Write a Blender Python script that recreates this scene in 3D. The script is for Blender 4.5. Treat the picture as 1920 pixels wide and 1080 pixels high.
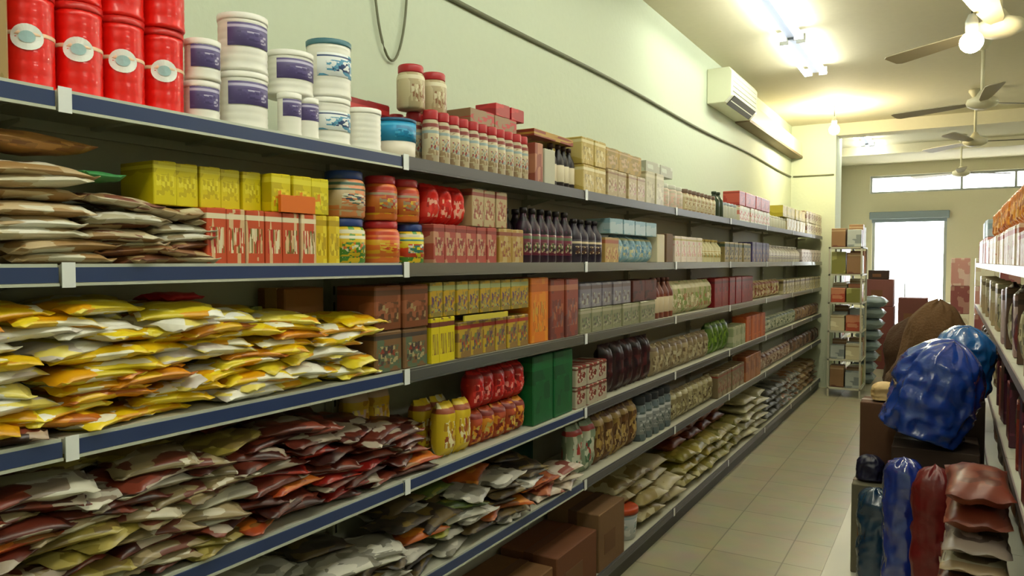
import bpy, bmesh, math, random
from mathutils import Vector, Matrix, noise
R = math.radians
rnd = random.Random(7)
for o in list(bpy.data.objects): bpy.data.objects.remove(o)
S = bpy.context.scene
COL = S.collection

# ---------------------------------------------------------------- camera
YAW, FPX = 30.45, 1400.0
cam_d = bpy.data.cameras.new('camera'); cam = bpy.data.objects.new('camera', cam_d); COL.objects.link(cam)
cam.location = (0, 0, 1.72); cam.rotation_euler = (R(90 - 2.05), 0, R(YAW))
cam_d.sensor_width = 36; cam_d.lens = FPX * 36 / 1920; cam_d.clip_start = 0.02
S.camera = cam
# ---------------------------------------------------------------- world, exposure
W = bpy.data.worlds.new('world'); S.world = W; W.use_nodes = True
bg = W.node_tree.nodes['Background']; bg.inputs[0].default_value = (0.93, 0.97, 1.0, 1); bg.inputs[1].default_value = 9.0
vs = S.view_settings; vs.view_transform = 'Standard'; vs.look = 'None'; vs.gamma = 1; vs.exposure = 1.15
try: vs.use_curve_mapping = False
except Exception: pass
TUBE_POWER = 19.0
BULB_POWER = 90.0

# ---------------------------------------------------------------- materials
def lin(c):
    if isinstance(c, str):
        c = [int(c[i:i+2], 16) / 255 for i in (0, 2, 4)]
    return tuple((x / 12.92 if x <= .04045 else ((x + .055) / 1.055) ** 2.4) for x in c) + (1,)
MC = {}
def mat(c, rough=.5, metal=0., spec=.5, bump=0., bscale=40, vary=0., coat=0.):
    k = ('m', c, rough, metal, spec, bump, bscale, vary, coat)
    if k in MC: return MC[k]
    m = bpy.data.materials.new('plain_' + str(c)); m.use_nodes = True
    nt = m.node_tree; p = nt.nodes['Principled BSDF']
    p.inputs['Base Color'].default_value = lin(c); p.inputs['Roughness'].default_value = rough
    p.inputs['Metallic'].default_value = metal; p.inputs['Specular IOR Level'].default_value = spec
    p.inputs['Coat Weight'].default_value = coat
    tc = nt.nodes.new('ShaderNodeTexCoord')
    n = nt.nodes.new('ShaderNodeTexNoise'); n.inputs['Scale'].default_value = bscale; n.inputs['Detail'].default_value = 4
    nt.links.new(tc.outputs['Object'], n.inputs['Vector'])
    if vary:
        mx = nt.nodes.new('ShaderNodeMix'); mx.data_type = 'RGBA'; a = lin(c)
        mx.inputs[6].default_value = tuple(min(1, x * (1 - vary)) for x in a[:3]) + (1,)
        mx.inputs[7].default_value = tuple(min(1, x * (1 + vary)) for x in a[:3]) + (1,)
        nt.links.new(n.outputs['Fac'], mx.inputs[0]); nt.links.new(mx.outputs[2], p.inputs['Base Color'])
    if bump:
        b = nt.nodes.new('ShaderNodeBump'); b.inputs['Strength'].default_value = bump; b.inputs['Distance'].default_value = .01
        nt.links.new(n.outputs['Fac'], b.inputs['Height']); nt.links.new(b.outputs[0], p.inputs['Normal'])
    MC[k] = m; return m
def emis(c, s):
    k = ('e', c, s)
    if k in MC: return MC[k]
    m = bpy.data.materials.new('lamp_glow'); m.use_nodes = True; nt = m.node_tree; nt.nodes.clear()
    e = nt.nodes.new('ShaderNodeEmission'); e.inputs[0].default_value = lin(c); e.inputs[1].default_value = s
    o = nt.nodes.new('ShaderNodeOutputMaterial'); nt.links.new(e.outputs[0], o.inputs[0]); MC[k] = m; return m
def printed(pal, scale=4, stretch=(1, 1, 1), rough=.4, seed=0, per=.0, flat=False):
    """printed packaging: plain ground, a coloured head band, and a central panel of small blocky print"""
    k = ('p', tuple(pal), scale, stretch, rough, seed, per, flat)
    if k in MC: return MC[k]
    m = bpy.data.materials.new('print_' + pal[0]); m.use_nodes = True; nt = m.node_tree; L = nt.links.new; N = nt.nodes.new
    p = nt.nodes['Principled BSDF']; p.inputs['Roughness'].default_value = rough
    tc = N('ShaderNodeTexCoord'); mp = N('ShaderNodeMapping')
    mp.inputs['Scale'].default_value = (stretch[0] * .35, stretch[1], stretch[2]) if not flat else stretch
    h0 = sum(ord(c) * (i_ + 3) for i_, c in enumerate(''.join(pal))) % 97
    mp.inputs['Location'].default_value = (seed * 1.37 + h0 * .31, seed * .73 + h0 * .17, seed * 2.1 + h0 * .23)
    L(tc.outputs['Generated'], mp.inputs['Vector'])
    off = None; vec = mp.outputs[0]
    if per:
        oi = N('ShaderNodeObjectInfo'); ad = N('ShaderNodeVectorMath'); ad.operation = 'ADD'
        sc = N('ShaderNodeMath'); sc.operation = 'MULTIPLY'; sc.inputs[1].default_value = per * 10
        L(oi.outputs['Random'], sc.inputs[0]); L(vec, ad.inputs[0]); L(sc.outputs[0], ad.inputs[1]); vec = ad.outputs[0]
    def mosaic(sc_, cols, base_w):
        v = N('ShaderNodeTexVoronoi'); v.distance = 'CHEBYCHEV'; v.inputs['Scale'].default_value = sc_; v.inputs['Randomness'].default_value = .8; L(vec, v.inputs['Vector'])
        sp = N('ShaderNodeSeparateColor'); L(v.outputs['Color'], sp.inputs[0])
        r = N('ShaderNodeValToRGB'); r.color_ramp.interpolation = 'CONSTANT'; L(sp.outputs[0], r.inputs[0]); el = r.color_ramp.elements
        while len(el) > 1: el.remove(el[-1])
        el[0].position = 0; el[0].color = lin(cols[0]); n_ = len(cols)
        for q in range(1, n_):
            e = el.new(base_w + (1 - base_w) * (q - 1) / (n_ - 1)); e.color = lin(cols[q])
        return r.outputs[0]
    if flat or len(pal) < 3:
        L(mosaic(scale, pal, .42), p.inputs['Base Color'])
    else:
        ground = mosaic(scale * .8, [pal[0], pal[1]], .72)
        panel = mosaic(scale * 2.2, list(pal[1:]) + [pal[0]], .3)
        sx = N('ShaderNodeSeparateXYZ'); L(tc.outputs['Generated'], sx.inputs[0])
        def band(sock, lo, hi):
            a = N('ShaderNodeMath'); a.operation = 'GREATER_THAN'; a.inputs[1].default_value = lo; L(sock, a.inputs[0])
            b = N('ShaderNodeMath'); b.operation = 'LESS_THAN'; b.inputs[1].default_value = hi; L(sock, b.inputs[0])
            c = N('ShaderNodeMath'); c.operation = 'MULTIPLY'; L(a.outputs[0], c.inputs[0]); L(b.outputs[0], c.inputs[1]); return c.outputs[0]
        h1 = (h0 % 7) / 7
        mk = N('ShaderNodeMath'); mk.operation = 'MULTIPLY'; L(band(sx.outputs['Y'], .12, .88), mk.inputs[0]); L(band(sx.outputs['Z'], .14 + .1 * h1, .6 + .1 * h1), mk.inputs[1])
        m1 = N('ShaderNodeMix'); m1.data_type = 'RGBA'; L(mk.outputs[0], m1.inputs[0]); L(ground, m1.inputs[6]); L(panel, m1.inputs[7])
        m2 = N('ShaderNodeMix'); m2.data_type = 'RGBA'; L(band(sx.outputs['Z'], .76 + .08 * h1, .9), m2.inputs[0]); L(m1.outputs[2], m2.inputs[6]); m2.inputs[7].default_value = lin(pal[-1] if h0 % 2 else pal[2])
        L(m2.outputs[2], p.inputs['Base Color'])
    MC[k] = m; return m

# ---------------------------------------------------------------- mesh builders
def fin(bm, name, mats, smooth=False, bev=0, seg=1):
    if bev:
        bmesh.ops.bevel(bm, geom=list(bm.edges), offset=bev, segments=seg, affect='EDGES', profile=.5)
    bmesh.ops.recalc_face_normals(bm, faces=bm.faces)
    me = bpy.data.meshes.new(name); bm.to_mesh(me); bm.free()
    if not isinstance(mats, (list, tuple)): mats = [mats]
    for m in mats: me.materials.append(m)
    if smooth:
        for p in me.polygons: p.use_smooth = True
    return me
def add_box(bm, x0, x1, y0, y1, z0, z1, mi=0, M=None):
    vs_ = [bm.verts.new((x, y, z)) for x in (x0, x1) for y in (y0, y1) for z in (z0, z1)]
    for f in ((0, 1, 3, 2), (4, 6, 7, 5), (0, 4, 5, 1), (2, 3, 7, 6), (0, 2, 6, 4), (1, 5, 7, 3)):
        fc = bm.faces.new([vs_[i] for i in f]); fc.material_index = mi
    if M is not None:
        for v in vs_: v.co = M @ v.co
def box_me(name, x0, x1, y0, y1, z0, z1, m, bev=0):
    bm = bmesh.new(); add_box(bm, x0, x1, y0, y1, z0, z1); return fin(bm, name, m, bev=bev)
def add_lathe(bm, prof, n=20, mi=0, a0=0, a1=2 * math.pi, cx=0, cy=0):
    full = abs(a1 - a0 - 2 * math.pi) < 1e-6
    cnt = n if full else n + 1
    rings = []
    for r, z in prof:
        rings.append([bm.verts.new((cx + r * math.cos(a0 + (a1 - a0) * i / n), cy + r * math.sin(a0 + (a1 - a0) * i / n), z)) for i in range(cnt)])
    for a, b in zip(rings, rings[1:]):
        for i in range(n):
            j = (i + 1) % cnt
            f = bm.faces.new((a[i], a[j], b[j], b[i])); f.material_index = mi; f.smooth = True
    if full:
        for rg in (rings[0], rings[-1]):
            try: f = bm.faces.new(rg); f.material_index = mi
            except Exception: pass
def lathe_me(name, prof, m, n=20, **k):
    bm = bmesh.new(); add_lathe(bm, prof, n, **k); return fin(bm, name, m)
def add_tube(bm, pts, r, n=8, mi=0):
    pts = [Vector(p) for p in pts]; rings = []
    for i, p in enumerate(pts):
        d = (pts[min(i + 1, len(pts) - 1)] - pts[max(i - 1, 0)]).normalized()
        a = d.orthogonal().normalized() if abs(d.z) > .9 else d.cross(Vector((0, 0, 1))).normalized(); b = d.cross(a)
        rings.append([bm.verts.new(p + r * (math.cos(2 * math.pi * k / n) * a + math.sin(2 * math.pi * k / n) * b)) for k in range(n)])
    for a, b in zip(rings, rings[1:]):
        for k in range(n):
            f = bm.faces.new((a[k], a[(k + 1) % n], b[(k + 1) % n], b[k])); f.smooth = True; f.material_index = mi
    bm.faces.new(rings[0]); bm.faces.new(rings[-1])
def tube_me(name, pts, r, m, n=8):
    bm = bmesh.new(); add_tube(bm, pts, r, n); return fin(bm, name, m)

# ---------------------------------------------------------------- objects
def link(name, me, parent=None, loc=(0, 0, 0), rot=(0, 0, 0), **props):
    o = bpy.data.objects.new(name, me); COL.objects.link(o)
    o.location = loc; o.rotation_euler = rot
    if parent is not None: o.parent = parent
    for k, v in props.items():
        if v is not None: o[k] = v
    return o
def struct(name, me, loc=(0, 0, 0), rot=(0, 0, 0), parent=None):
    o = link(name, me, parent, loc, rot)
    if parent is None: o['kind'] = 'structure'
    return o
def thing(proto, label, group=None, loc=(0, 0, 0), rot=(0, 0, 0)):
    """proto = (name, category, [parts]) ; a part = (name, mesh, [sub-parts][, label]); one part named None = the thing itself"""
    name, cat, parts = proto
    if len(parts) == 1 and parts[0][0] is None:
        return link(name, parts[0][1], None, loc, rot, label=label, category=cat, group=group)
    root = link(name, None, None, loc, rot, label=label, category=cat, group=group)
    root.empty_display_size = .05
    for p in parts:
        c = link(p[0], p[1], root, label=(p[3] if len(p) > 3 else None))
        for q in p[2]: link(q[0], q[1], c)
    return root
ORD = ['first', 'second', 'third', 'fourth', 'fifth', 'sixth', 'seventh', 'eighth', 'ninth', 'tenth', 'eleventh', 'twelfth',
       'thirteenth', 'fourteenth', 'fifteenth', 'sixteenth', 'seventeenth', 'eighteenth', 'nineteenth', 'twentieth']
def nth(i, n):
    if n == 1: return ''
    if i == 0: return 'leftmost'
    if i == n - 1: return 'rightmost'
    return ORD[i] + ' from left'

# ---- kinds of goods; every mesh has its base at z=0, centre at x=y=0, front towards +X, width along Y
def k_box(w, d, h, m, flap=True, window=None):
    bm = bmesh.new(); add_box(bm, -d/2, d/2, -w/2, w/2, 0, h)
    top = [f for f in bm.faces if all(v.co.z > h * .9 for v in f.verts)]
    bmesh.ops.bevel(bm, geom=list(bm.edges), offset=min(w, d, h) * .03, segments=1, affect='EDGES')
    if flap:                       # folded closing flap standing a hair above the top
        add_box(bm, -d/2 * .96, d/2 * .96, -w/2 * .05, w/2 * .96, h, h + .0015)
    body = fin(bm, 'carton_body', m)
    if window:
        lab = box_me('panel', d/2 - .0005, d/2 + .0012, -w/2 * .72, w/2 * .72, h * .18, h * .62, window)
        return ('carton', 'box', [('box_body', body, []), ('label_panel', lab, [])])
    return ('carton', 'box', [(None, body)])
def k_carton(w, d, h, m, tape):    # shipping carton with tape and flap seam
    bm = bmesh.new(); add_box(bm, -d/2, d/2, -w/2, w/2, 0, h); body = fin(bm, 'carton_body', m, bev=.004)
    bm = bmesh.new(); add_box(bm, -.025, .025, -w/2 - .001, w/2 + .001, h * .72, h + .0015); tp = fin(bm, 'tape', tape)
    bm = bmesh.new(); add_box(bm, d/2 - .001, d/2 + .0015, -w * .3, w * .12, h * .25, h * .6); lb = fin(bm, 'mark', mat('6d4a2c', .8))
    return ('shipping_carton', 'box', [('box_body', body, []), ('packing_tape', tp, []), ('shipping_label', lb, [])])
def k_tin(w, h, m, lidm, labm=None, emb=None, band=None, lz=(.25, .6)):
    r = w / 2
    pr = [(0, 0), (r * .96, 0), (r, .004), (r, .008), (r * .975, .012)]
    nb = 6
    for i in range(nb): z = .012 + (h - .03) * (i + .5) / nb; pr += [(r * .975, z - .004), (r * .96, z), (r * .975, z + .004)]
    pr += [(r * .975, h - .014), (0, h - .014)]
    parts = [('tin_body', lathe_me('tin_body', pr, m), []),
             ('lid', lathe_me('lid', [(0, h - .014), (r, h - .016), (r * 1.01, h - .012), (r * 1.01, h - .001), (r * .95, h), (r * .9, h - .004), (0, h - .004)], lidm), [])]
    if labm:
        parts.append(('label_panel', lathe_me('label', [(r * .985, h * lz[0]), (r * 1.0, h * lz[0] + .001), (r * 1.0, h * lz[1] - .001), (r * .985, h * lz[1])], labm, n=12, a0=R(-75), a1=R(35)), []))
    if band:
        parts.append(('stripe', lathe_me('band', [(r * .985, h * .52), (r * .99, h * .52 + .0005), (r * .99, h * .56), (r * .985, h * .56)], band, n=24), []))
    if emb:                         # oval emblem wrapped on the tin
        bm = bmesh.new(); c = bm.verts.new((r * 1.012, 0, h * .5)); ring = []
        for i in range(24):
            a = 2 * math.pi * i / 24; ph = .62 * math.cos(a); ring.append(bm.verts.new((r * 1.012 * math.cos(ph), r * 1.012 * math.sin(ph), h * .5 + h * .13 * math.sin(a))))
        for i in range(24): bm.faces.new((c, ring[i], ring[(i + 1) % 24]))
        bmesh.ops.rotate(bm, verts=bm.verts, matrix=Matrix.Rotation(R(-28), 3, 'Z'))
        s = fin(bm, 'emblem', emb[0])
        bm = bmesh.new(); c = bm.verts.new((r * 1.03, 0, h * .5)); ring = []
        for i in range(16):
            a = 2 * math.pi * i / 16; ph = .3 * math.cos(a); ring.append(bm.verts.new((r * 1.03 * math.cos(ph), r * 1.03 * math.sin(ph), h * .5 + h * .06 * math.sin(a))))
        for i in range(16): bm.faces.new((c, ring[i], ring[(i + 1) % 16]))
        bmesh.ops.rotate(bm, verts=bm.verts, matrix=Matrix.Rotation(R(-28), 3, 'Z'))
        parts.append(('emblem', s, [('emblem_centre', fin(bm, 'emblem_centre', emb[1]))]))
    return ('tin', 'tin', parts)
def k_jar(w, h, m, lidm, labm=None):
    r = w / 2
    body = lathe_me('jar_body', [(0, 0), (r * .9, 0), (r * .98, .006), (r * .98, h * .72), (r * .9, h * .79), (r * .8, h * .83), (0, h * .83)], m)
    pr = [(0, h * .82), (r * .86, h * .82), (r * .88, h * .84), (r * .88, h * .97), (r * .82, h), (0, h)]
    parts = [('jar_body', body, []), ('lid', lathe_me('lid', pr, lidm), [])]
    if labm: parts.append(('label_panel', lathe_me('label', [(r * .985, h * .16), (r, h * .165), (r, h * .66), (r * .985, h * .665)], labm), []))
    return ('jar', 'jar', parts)
def k_bottle(w, h, m, capm, labm=None):
    r = w / 2
    body = lathe_me('bottle_body', [(0, 0), (r * .9, 0), (r, .006), (r, h * .58), (r * .93, h * .66), (r * .5, h * .8), (r * .36, h * .86), (r * .36, h * .92), (0, h * .92)], m, n=16)
    cap = lathe_me('cap', [(0, h * .9), (r * .44, h * .9), (r * .44, h * .99), (r * .38, h), (0, h)], capm, n=12)
    parts = [('bottle_body', body, []), ('cap', cap, [])]
    if labm: parts.append(('label_panel', lathe_me('label', [(r * 1.0, h * .14), (r * 1.02, h * .145), (r * 1.02, h * .52), (r, h * .525)], labm, n=16), []))
    return ('bottle', 'bottle', parts)
def pillow(L, Wd, T, m, seed=0, droop=0, nx=9, ny=15, wr=1.0):
    """flat filled packet lying down: length along Y, crimped flat ends, wrinkles"""
    bm = bmesh.new(); grids = []
    for s in (1, -1):
        g = []
        for j in range(ny + 1):
            row = []; v = 2 * j / ny - 1
            for i in range(nx + 1):
                u = 2 * i / nx - 1
                body = max(0, 1 - abs(u) ** 3.2) ** .55 * max(0, 1 - (abs(v) / .9) ** 5) ** .6 if abs(v) < .9 else 0
                nz = noise.noise(Vector((u * 1.7 + seed * 3.1, v * 2.2, s * 2 + seed))) * .35 * wr + noise.noise(Vector((u * 5 + seed, v * 6, s * 4.))) * .14 * wr
                z = s * T / 2 * body * (1 + nz) + .0008 * s
                wob = 1 + .05 * noise.noise(Vector((v * 3, seed * 1.3, 0)))
                z += .006 * math.sin(abs(v) * 9 + u * 7 + seed) * (1 if abs(v) >= .86 else 0) - droop * v * v
                row.append(bm.verts.new((u * Wd / 2 * wob * (1 - .06 * (1 - abs(v))), v * L / 2, z)))
            g.append(row)
        grids.append(g)
    for g, s in zip(grids, (1, -1)):
        for j in range(ny):
            for i in range(nx):
                bm.faces.new((g[j][i], g[j][i + 1], g[j + 1][i + 1], g[j + 1][i]))
    a, b = grids
    bd = [(0, i) for i in range(nx)] + [(j, nx) for j in range(ny)] + [(ny, nx - i) for i in range(nx)] + [(ny - j, 0) for j in range(ny)]
    for k in range(len(bd)):
        p, q = bd[k], bd[(k + 1) % len(bd)]
        bm.faces.new((a[p[0]][p[1]], a[q[0]][q[1]], b[q[0]][q[1]], b[p[0]][p[1]]))
    return fin(bm, 'packet', m, smooth=True)
def k_pouch(w, h, d, m, seed=0):    # packet standing upright
    me = pillow(h, w * .98, min(d, .085), m, seed, wr=.7); M = Matrix(((0, 0, 1, 0), (1, 0, 0, 0), (0, 1, 0, h / 2), (0, 0, 0, 1))); me.transform(M)
    return ('packet', 'packet', [(None, me)])
def sack_me(w, d, h, m, seed=0, tie=0, lump=.12, n=24, k=14, sq=.7):
    """stuffed sack standing on its base"""
    bm = bmesh.new(); rings = []
    for j in range(k + 1):
        t = j / k
        rr = (math.sin(math.pi * min(1, t * 1.02 + .0) * .96 + .06) ** .42) if not tie else (math.sin(math.pi * (t * .9 + .04)) ** .45 * (1 if t < .86 else 1 - (t - .86) * 3.5) if t < .95 else .32)
        ring = []
        for i in range(n):
            a = 2 * math.pi * i / n; c, s_ = math.cos(a), math.sin(a)
            c = math.copysign(abs(c) ** sq, c); s_ = math.copysign(abs(s_) ** sq, s_)
            f = rr * (1 + lump * noise.noise(Vector((c * 1.5 + seed, s_ * 1.5, t * 3))) + lump * .35 * noise.noise(Vector((c * 6, s_ * 6 + seed, t * 5))))
            ring.append(bm.verts.new((c * d / 2 * f, s_ * w / 2 * f, h * (.0 + t))))
        rings.append(ring)
    for a, b in zip(rings, rings[1:]):
        for i in range(n): bm.faces.new((a[i], a[(i + 1) % n], b[(i + 1) % n], b[i]))
    bm.faces.new(rings[0]); bm.faces.new(rings[-1])
    return fin(bm, 'sack', m, smooth=True)

# ---------------------------------------------------------------- the room
XW, H, YF, XR, YB = -1.93, 3.58, 16.0, 4.2, -2.0
# floor: glazed beige tiles
def floor_mat():
    m = bpy.data.materials.new('floor_tiles'); m.use_nodes = True; nt = m.node_tree; L = nt.links.new; p = nt.nodes['Principled BSDF']
    tc = nt.nodes.new('ShaderNodeTexCoord'); br = nt.nodes.new('ShaderNodeTexBrick'); br.offset = 0
    br.inputs['Color1'].default_value = lin('b3ad93'); br.inputs['Color2'].default_value = lin('aaa388'); br.inputs['Mortar'].default_value = lin('7f7a66')
    br.inputs['Scale'].default_value = 1; br.inputs['Brick Width'].default_value = .4; br.inputs['Row Height'].default_value = .4; br.inputs['Mortar Size'].default_value = .004
    L(tc.outputs['Object'], br.inputs['Vector'])
    n = nt.nodes.new('ShaderNodeTexNoise'); n.inputs['Scale'].default_value = 6; n.inputs['Detail'].default_value = 6; L(tc.outputs['Object'], n.inputs['Vector'])
    mx = nt.nodes.new('ShaderNodeMix'); mx.data_type = 'RGBA'; mx.blend_type = 'MULTIPLY'; mx.inputs[0].default_value = .35
    L(br.outputs[0], mx.inputs[6]); L(n.outputs['Color'], mx.inputs[7]); L(mx.outputs[2], p.inputs['Base Color'])
    p.inputs['Roughness'].default_value = .3; return m
struct('floor', box_me('floor', XW - .3, XR + .3, YB - .2, YF + .2, -.1, 0, floor_mat()))
wm = mat('c6d0b8', .75, bump=.15, bscale=30, vary=.03)
cm = mat('d2caae', .8, bump=.1, bscale=20, vary=.04)
struct('ceiling', box_me('ceiling', XW - .3, XR + .3, YB - .2, YF + .2, H, H + .12, cm))
struct('wall_left', box_me('wall_left', XW - .2, XW, YB, YF, 0, H, wm))
struct('wall_right', box_me('wall_right', XR, XR + .2, YB, YF, 0, H, wm))
struct('wall_back', box_me('wall_back', XW - .2, XR + .2, YB - .2, YB, 0, H, wm))
YP = 10.9
struct('wall_pier', box_me('wall_pier', XW - .01, -1.36, YP, YP + .6, 0, H + .01, wm))
struct('trim_1', box_me('beam', -1.36, XR, YP + .1, YP + .4, H - .16, H + .01, cm))
struct('trim_2', box_me('beam', XW, XR, 13.4, 13.65, H - .14, H + .01, cm))
# street front: door opening and a band of high windows
fm = mat('c9c2a6', .8, vary=.03)
bm = bmesh.new()
D0, D1, DZ = -1.33, -.08, 2.62
T0, T1 = 3.02, 3.36
for b in ((XW - .2, D0, 0, DZ), (D1, XR + .2, 0, DZ), (XW - .2, XR + .2, DZ, T0), (XW - .2, XR + .2, T1, H), (XW - .2, -1.38, T0, T1), (3.2, XR + .2, T0, T1)):
    add_box(bm, b[0], b[1], YF, YF + .2, b[2], b[3])
struct('wall_front', fin(bm, 'wall_front', fm))
gl = bpy.data.materials.new('window_glass'); gl.use_nodes = True; nt = gl.node_tree; nt.nodes.clear()
a = nt.nodes.new('ShaderNodeBsdfTransparent'); b = nt.nodes.new('ShaderNodeBsdfGlossy'); b.inputs['Roughness'].default_value = .03
mx = nt.nodes.new('ShaderNodeMixShader'); mx.inputs[0].default_value = .07; oo = nt.nodes.new('ShaderNodeOutputMaterial')
nt.links.new(a.outputs[0], mx.inputs[1]); nt.links.new(b.outputs[0], mx.inputs[2]); nt.links.new(mx.outputs[0], oo.inputs[0])
frm = mat('8f9490', .4, .6)
bm = bmesh.new()
for x in (-1.38, .12, .95, 1.7, 2.45, 3.16): add_box(bm, x, x + .04, YF + .05, YF + .12, T0, T1)
for z in (T0, T1 - .04): add_box(bm, -1.38, 3.2, YF + .06, YF + .11, z, z + .04)
w1 = struct('window_1', fin(bm, 'window_frame', frm)); link('pane', box_me('pane', -1.36, 3.18, YF + .08, YF + .086, T0 + .02, T1 - .02, gl), w1)
bm = bmesh.new()
for x in (D0, D1 - .05): add_box(bm, x, x + .05, YF + .05, YF + .12, 0, DZ)
for z in (0, DZ - .06): add_box(bm, D0, D1, YF + .055, YF + .115, z, z + .06)
d1 = struct('door_1', fin(bm, 'door_frame', frm)); link('pane', box_me('pane', D0 + .03, D1 - .03, YF + .08, YF + .086, .04, DZ - .04, gl), d1)
link('door_handle', tube_me('door_handle', [(-.75, YF + .03, .95), (-.75, YF + .03, 1.3)], .012, frm), d1)
bl = mat('7d8a92', .6)
bm = bmesh.new(); add_box(bm, D0 - .04, D1 + .04, YF - .14, YF - .01, DZ - .1, DZ + .04, 0)
bs = fin(bm, 'shutter_housing', bl, bev=.01)
thing(('roller_shutter', 'shutter', [('housing', bs, []), ('curtain', box_me('curtain', D0, D1, YF - .08, YF - .06, DZ - .16, DZ - .09, bl), [])]), 'grey rolled-up shutter box above the bright shop doorway')
struct('trim_3', box_me('pavement', -8, 10, YF + .2, YF + 14, -.1, -.02, mat('c9c6bc', .9, vary=.05)))

# ---------------------------------------------------------------- left run of shelving
XS = -1.51                                # front plane of the shelves
XBK = -1.85
LEV = [2.055, 1.712, 1.367, 1.01, .66, .13]
SN = ['top', 'second', 'third', 'fourth', 'fifth', 'bottom']
POSTS = [-.25, .815, 1.878, 3.246, 4.6, 5.95, 7.3, 8.65, 10.0, 10.85]
white_metal = mat('b9b8a6', .45, .0, .5, vary=.04, bscale=3)
dark_metal = mat('4a4a47', .5, .3)
blue_rail = mat('2c3c66', .35, .0, .6, vary=.08, bscale=5)
grey_rail = mat('8f9189', .3, .75, .6, vary=.1, bscale=3)
dull_rail = mat('5d5c5e', .4, .3)
clip_m = mat('e9ecec', .4)
edge_m = mat('c7cabb', .35, .2)
def shelf_unit(y0, y1, idx, label):
    root = link('shelving_unit', None, None, (XS, y0, 0), label=label, category='shelf', group='shelving units of the long left run')
    Lx = y1 - y0; dp = XS - XBK
    link('back_panel', box_me('back_panel', -dp - .012, -dp - .002, .0, Lx - .002, .02, LEV[0] + .04, white_metal), root)
    ups = [0.0] + ([Lx - .03] if idx == len(POSTS) - 2 else [])
    for u in ups:
        bm = bmesh.new(); add_box(bm, -dp, -dp + .03, u, u + .03, 0, LEV[0] + .03)
        for k in range(34): add_box(bm, -dp + .0301, -dp + .031, u + .011, u + .019, .12 + k * .055, .15 + k * .055, 1)
        link('upright', fin(bm, 'upright', [white_metal, dark_metal]), root)
    for li, z in enumerate(LEV):
        t = .03
        bm = bmesh.new()
        add_box(bm, -dp + .002, -.006, .002, Lx - .002, z - .006, z)                 # deck
        add_box(bm, -.02, -.006, .002, Lx - .002, z - t, z - .006)                   # front fold
        add_box(bm, -dp + .002, -dp + .014, .002, Lx - .002, z - t, z - .006)        # rear fold
        for k in (1, 2, 3): add_box(bm, -dp + .014, -.02, Lx * k / 4 - .01, Lx * k / 4 + .01, z - .014, z - .006)
        sh = link('shelf', fin(bm, 'shelf', white_metal), root)
        blue = idx < 2 or (idx == 2 and li >= 3)
        rm = blue_rail if blue else (grey_rail if li in (1, 2) else dull_rail)
        rh = .04
        bm = bmesh.new()
        add_box(bm, -.006, -.001, .004, Lx - .004, z - rh, z + .003, 1)
        add_box(bm, -.001, .003, .004, Lx - .004, z - rh + .006, z - .004, 0)
        add_box(bm, -.001, .006, .004, Lx - .004, z - rh - .001, z - rh + .005, 1)
        link('price_rail', fin(bm, 'price_rail', [rm, edge_m if blue else rm]), sh)
        bm = bmesh.new(); add_box(bm, .0062, .0082, .0, .026, z - rh - .004, z + .006)
        if idx > 0: link('label_clip', fin(bm, 'label_clip', clip_m), sh)
        for yy in (.032, Lx - .008):
            bm = bmesh.new()
            vs_ = [(-dp + .03, z - t), (-dp + .14, z - t), (-dp + .14, z - t - .006), (-dp + .03, z - .06)]
            f = [bm.verts.new((x, yy, zz)) for x, zz in vs_] + [bm.verts.new((x, yy + .003, zz)) for x, zz in vs_]
            for q in ((0, 1, 2, 3), (7, 6, 5, 4), (0, 4, 5, 1), (1, 5, 6, 2), (2, 6, 7, 3), (3, 7, 4, 0)): bm.faces.new([f[i] for i in q])
            link('bracket', fin(bm, 'bracket', white_metal), sh)
    bm = bmesh.new(); add_box(bm, -.03, -.02, 0, Lx, 0, LEV[-1] - .032); link('kick_plate', fin(bm, 'kick_plate', dark_metal), root)
ul = ['nearest shelving unit cut off by the left edge of the view', 'blue-railed shelving unit holding the yellow crisp packets',
      'third shelving unit from the left, under the red-lidded jars', 'fourth shelving unit from the left, under gold boxes', 'fifth shelving unit from the left along the wall',
      'sixth shelving unit from the left along the wall', 'seventh shelving unit from the left along the wall', 'eighth shelving unit from the left, beyond the air conditioner', 'last short shelving unit beside the pier']
for i in range(len(POSTS) - 1): shelf_unit(POSTS[i], POSTS[i + 1], i, ul[i])

def along(px, X=XS):                       # distance down the aisle of the spot on a wall-parallel plane
    return abs(X) / math.tan(R(YAW) - math.atan((px - 960) / FPX))

def run(li, px0, px1, w, h, d, desc, make, tiers=1, x=-.02, dz=0, back=0, share=False, rows=None, jit=.004, base_z=None, cat=None, xf=None, where=None, gap=1.0, h2=None):
    """a row of like goods standing on shelf li; make(w,h,d) -> proto; one mesh set per run"""
    y0, y1 = along(px0), along(px1)
    n = max(1, round((y1 - y0) / w)); ww = (y1 - y0) / n
    proto = make(ww * .95 * gap, h, d)
    z0 = (LEV[li] if base_z is None else base_z) + .001 + dz
    sh = SN[li] + ' shelf' if where is None else where
    X0 = XS + x - d / 2
    hh = proto_h(proto)
    for t in range(tiers):
        for r in range(back + 1):
            for i in range(n):
                tn = '' if tiers == 1 else ('lower tier' if t == 0 else ('upper tier' if t == tiers - 1 else 'middle tier'))
                bits = [desc]
                if back: bits.append('front row' if r == 0 else ('second row' if back == 1 or r == 1 else 'rear row'))
                if not share:
                    q = nth(i, n)
                    if q: bits.append(q)
                if tn: bits.append(tn)
                bits.append(sh)
                lab = ', '.join(bits)
                thing(proto, lab, desc + ' on the ' + sh if (n * tiers * (back + 1) > 1) else None,
                      (X0 - r * (d + .004) + rnd.uniform(-jit, jit), y0 + ww * (i + .5), z0 + t * (hh + .0012)), (0, 0, rnd.uniform(-.025, .025) if jit else 0))
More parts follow.
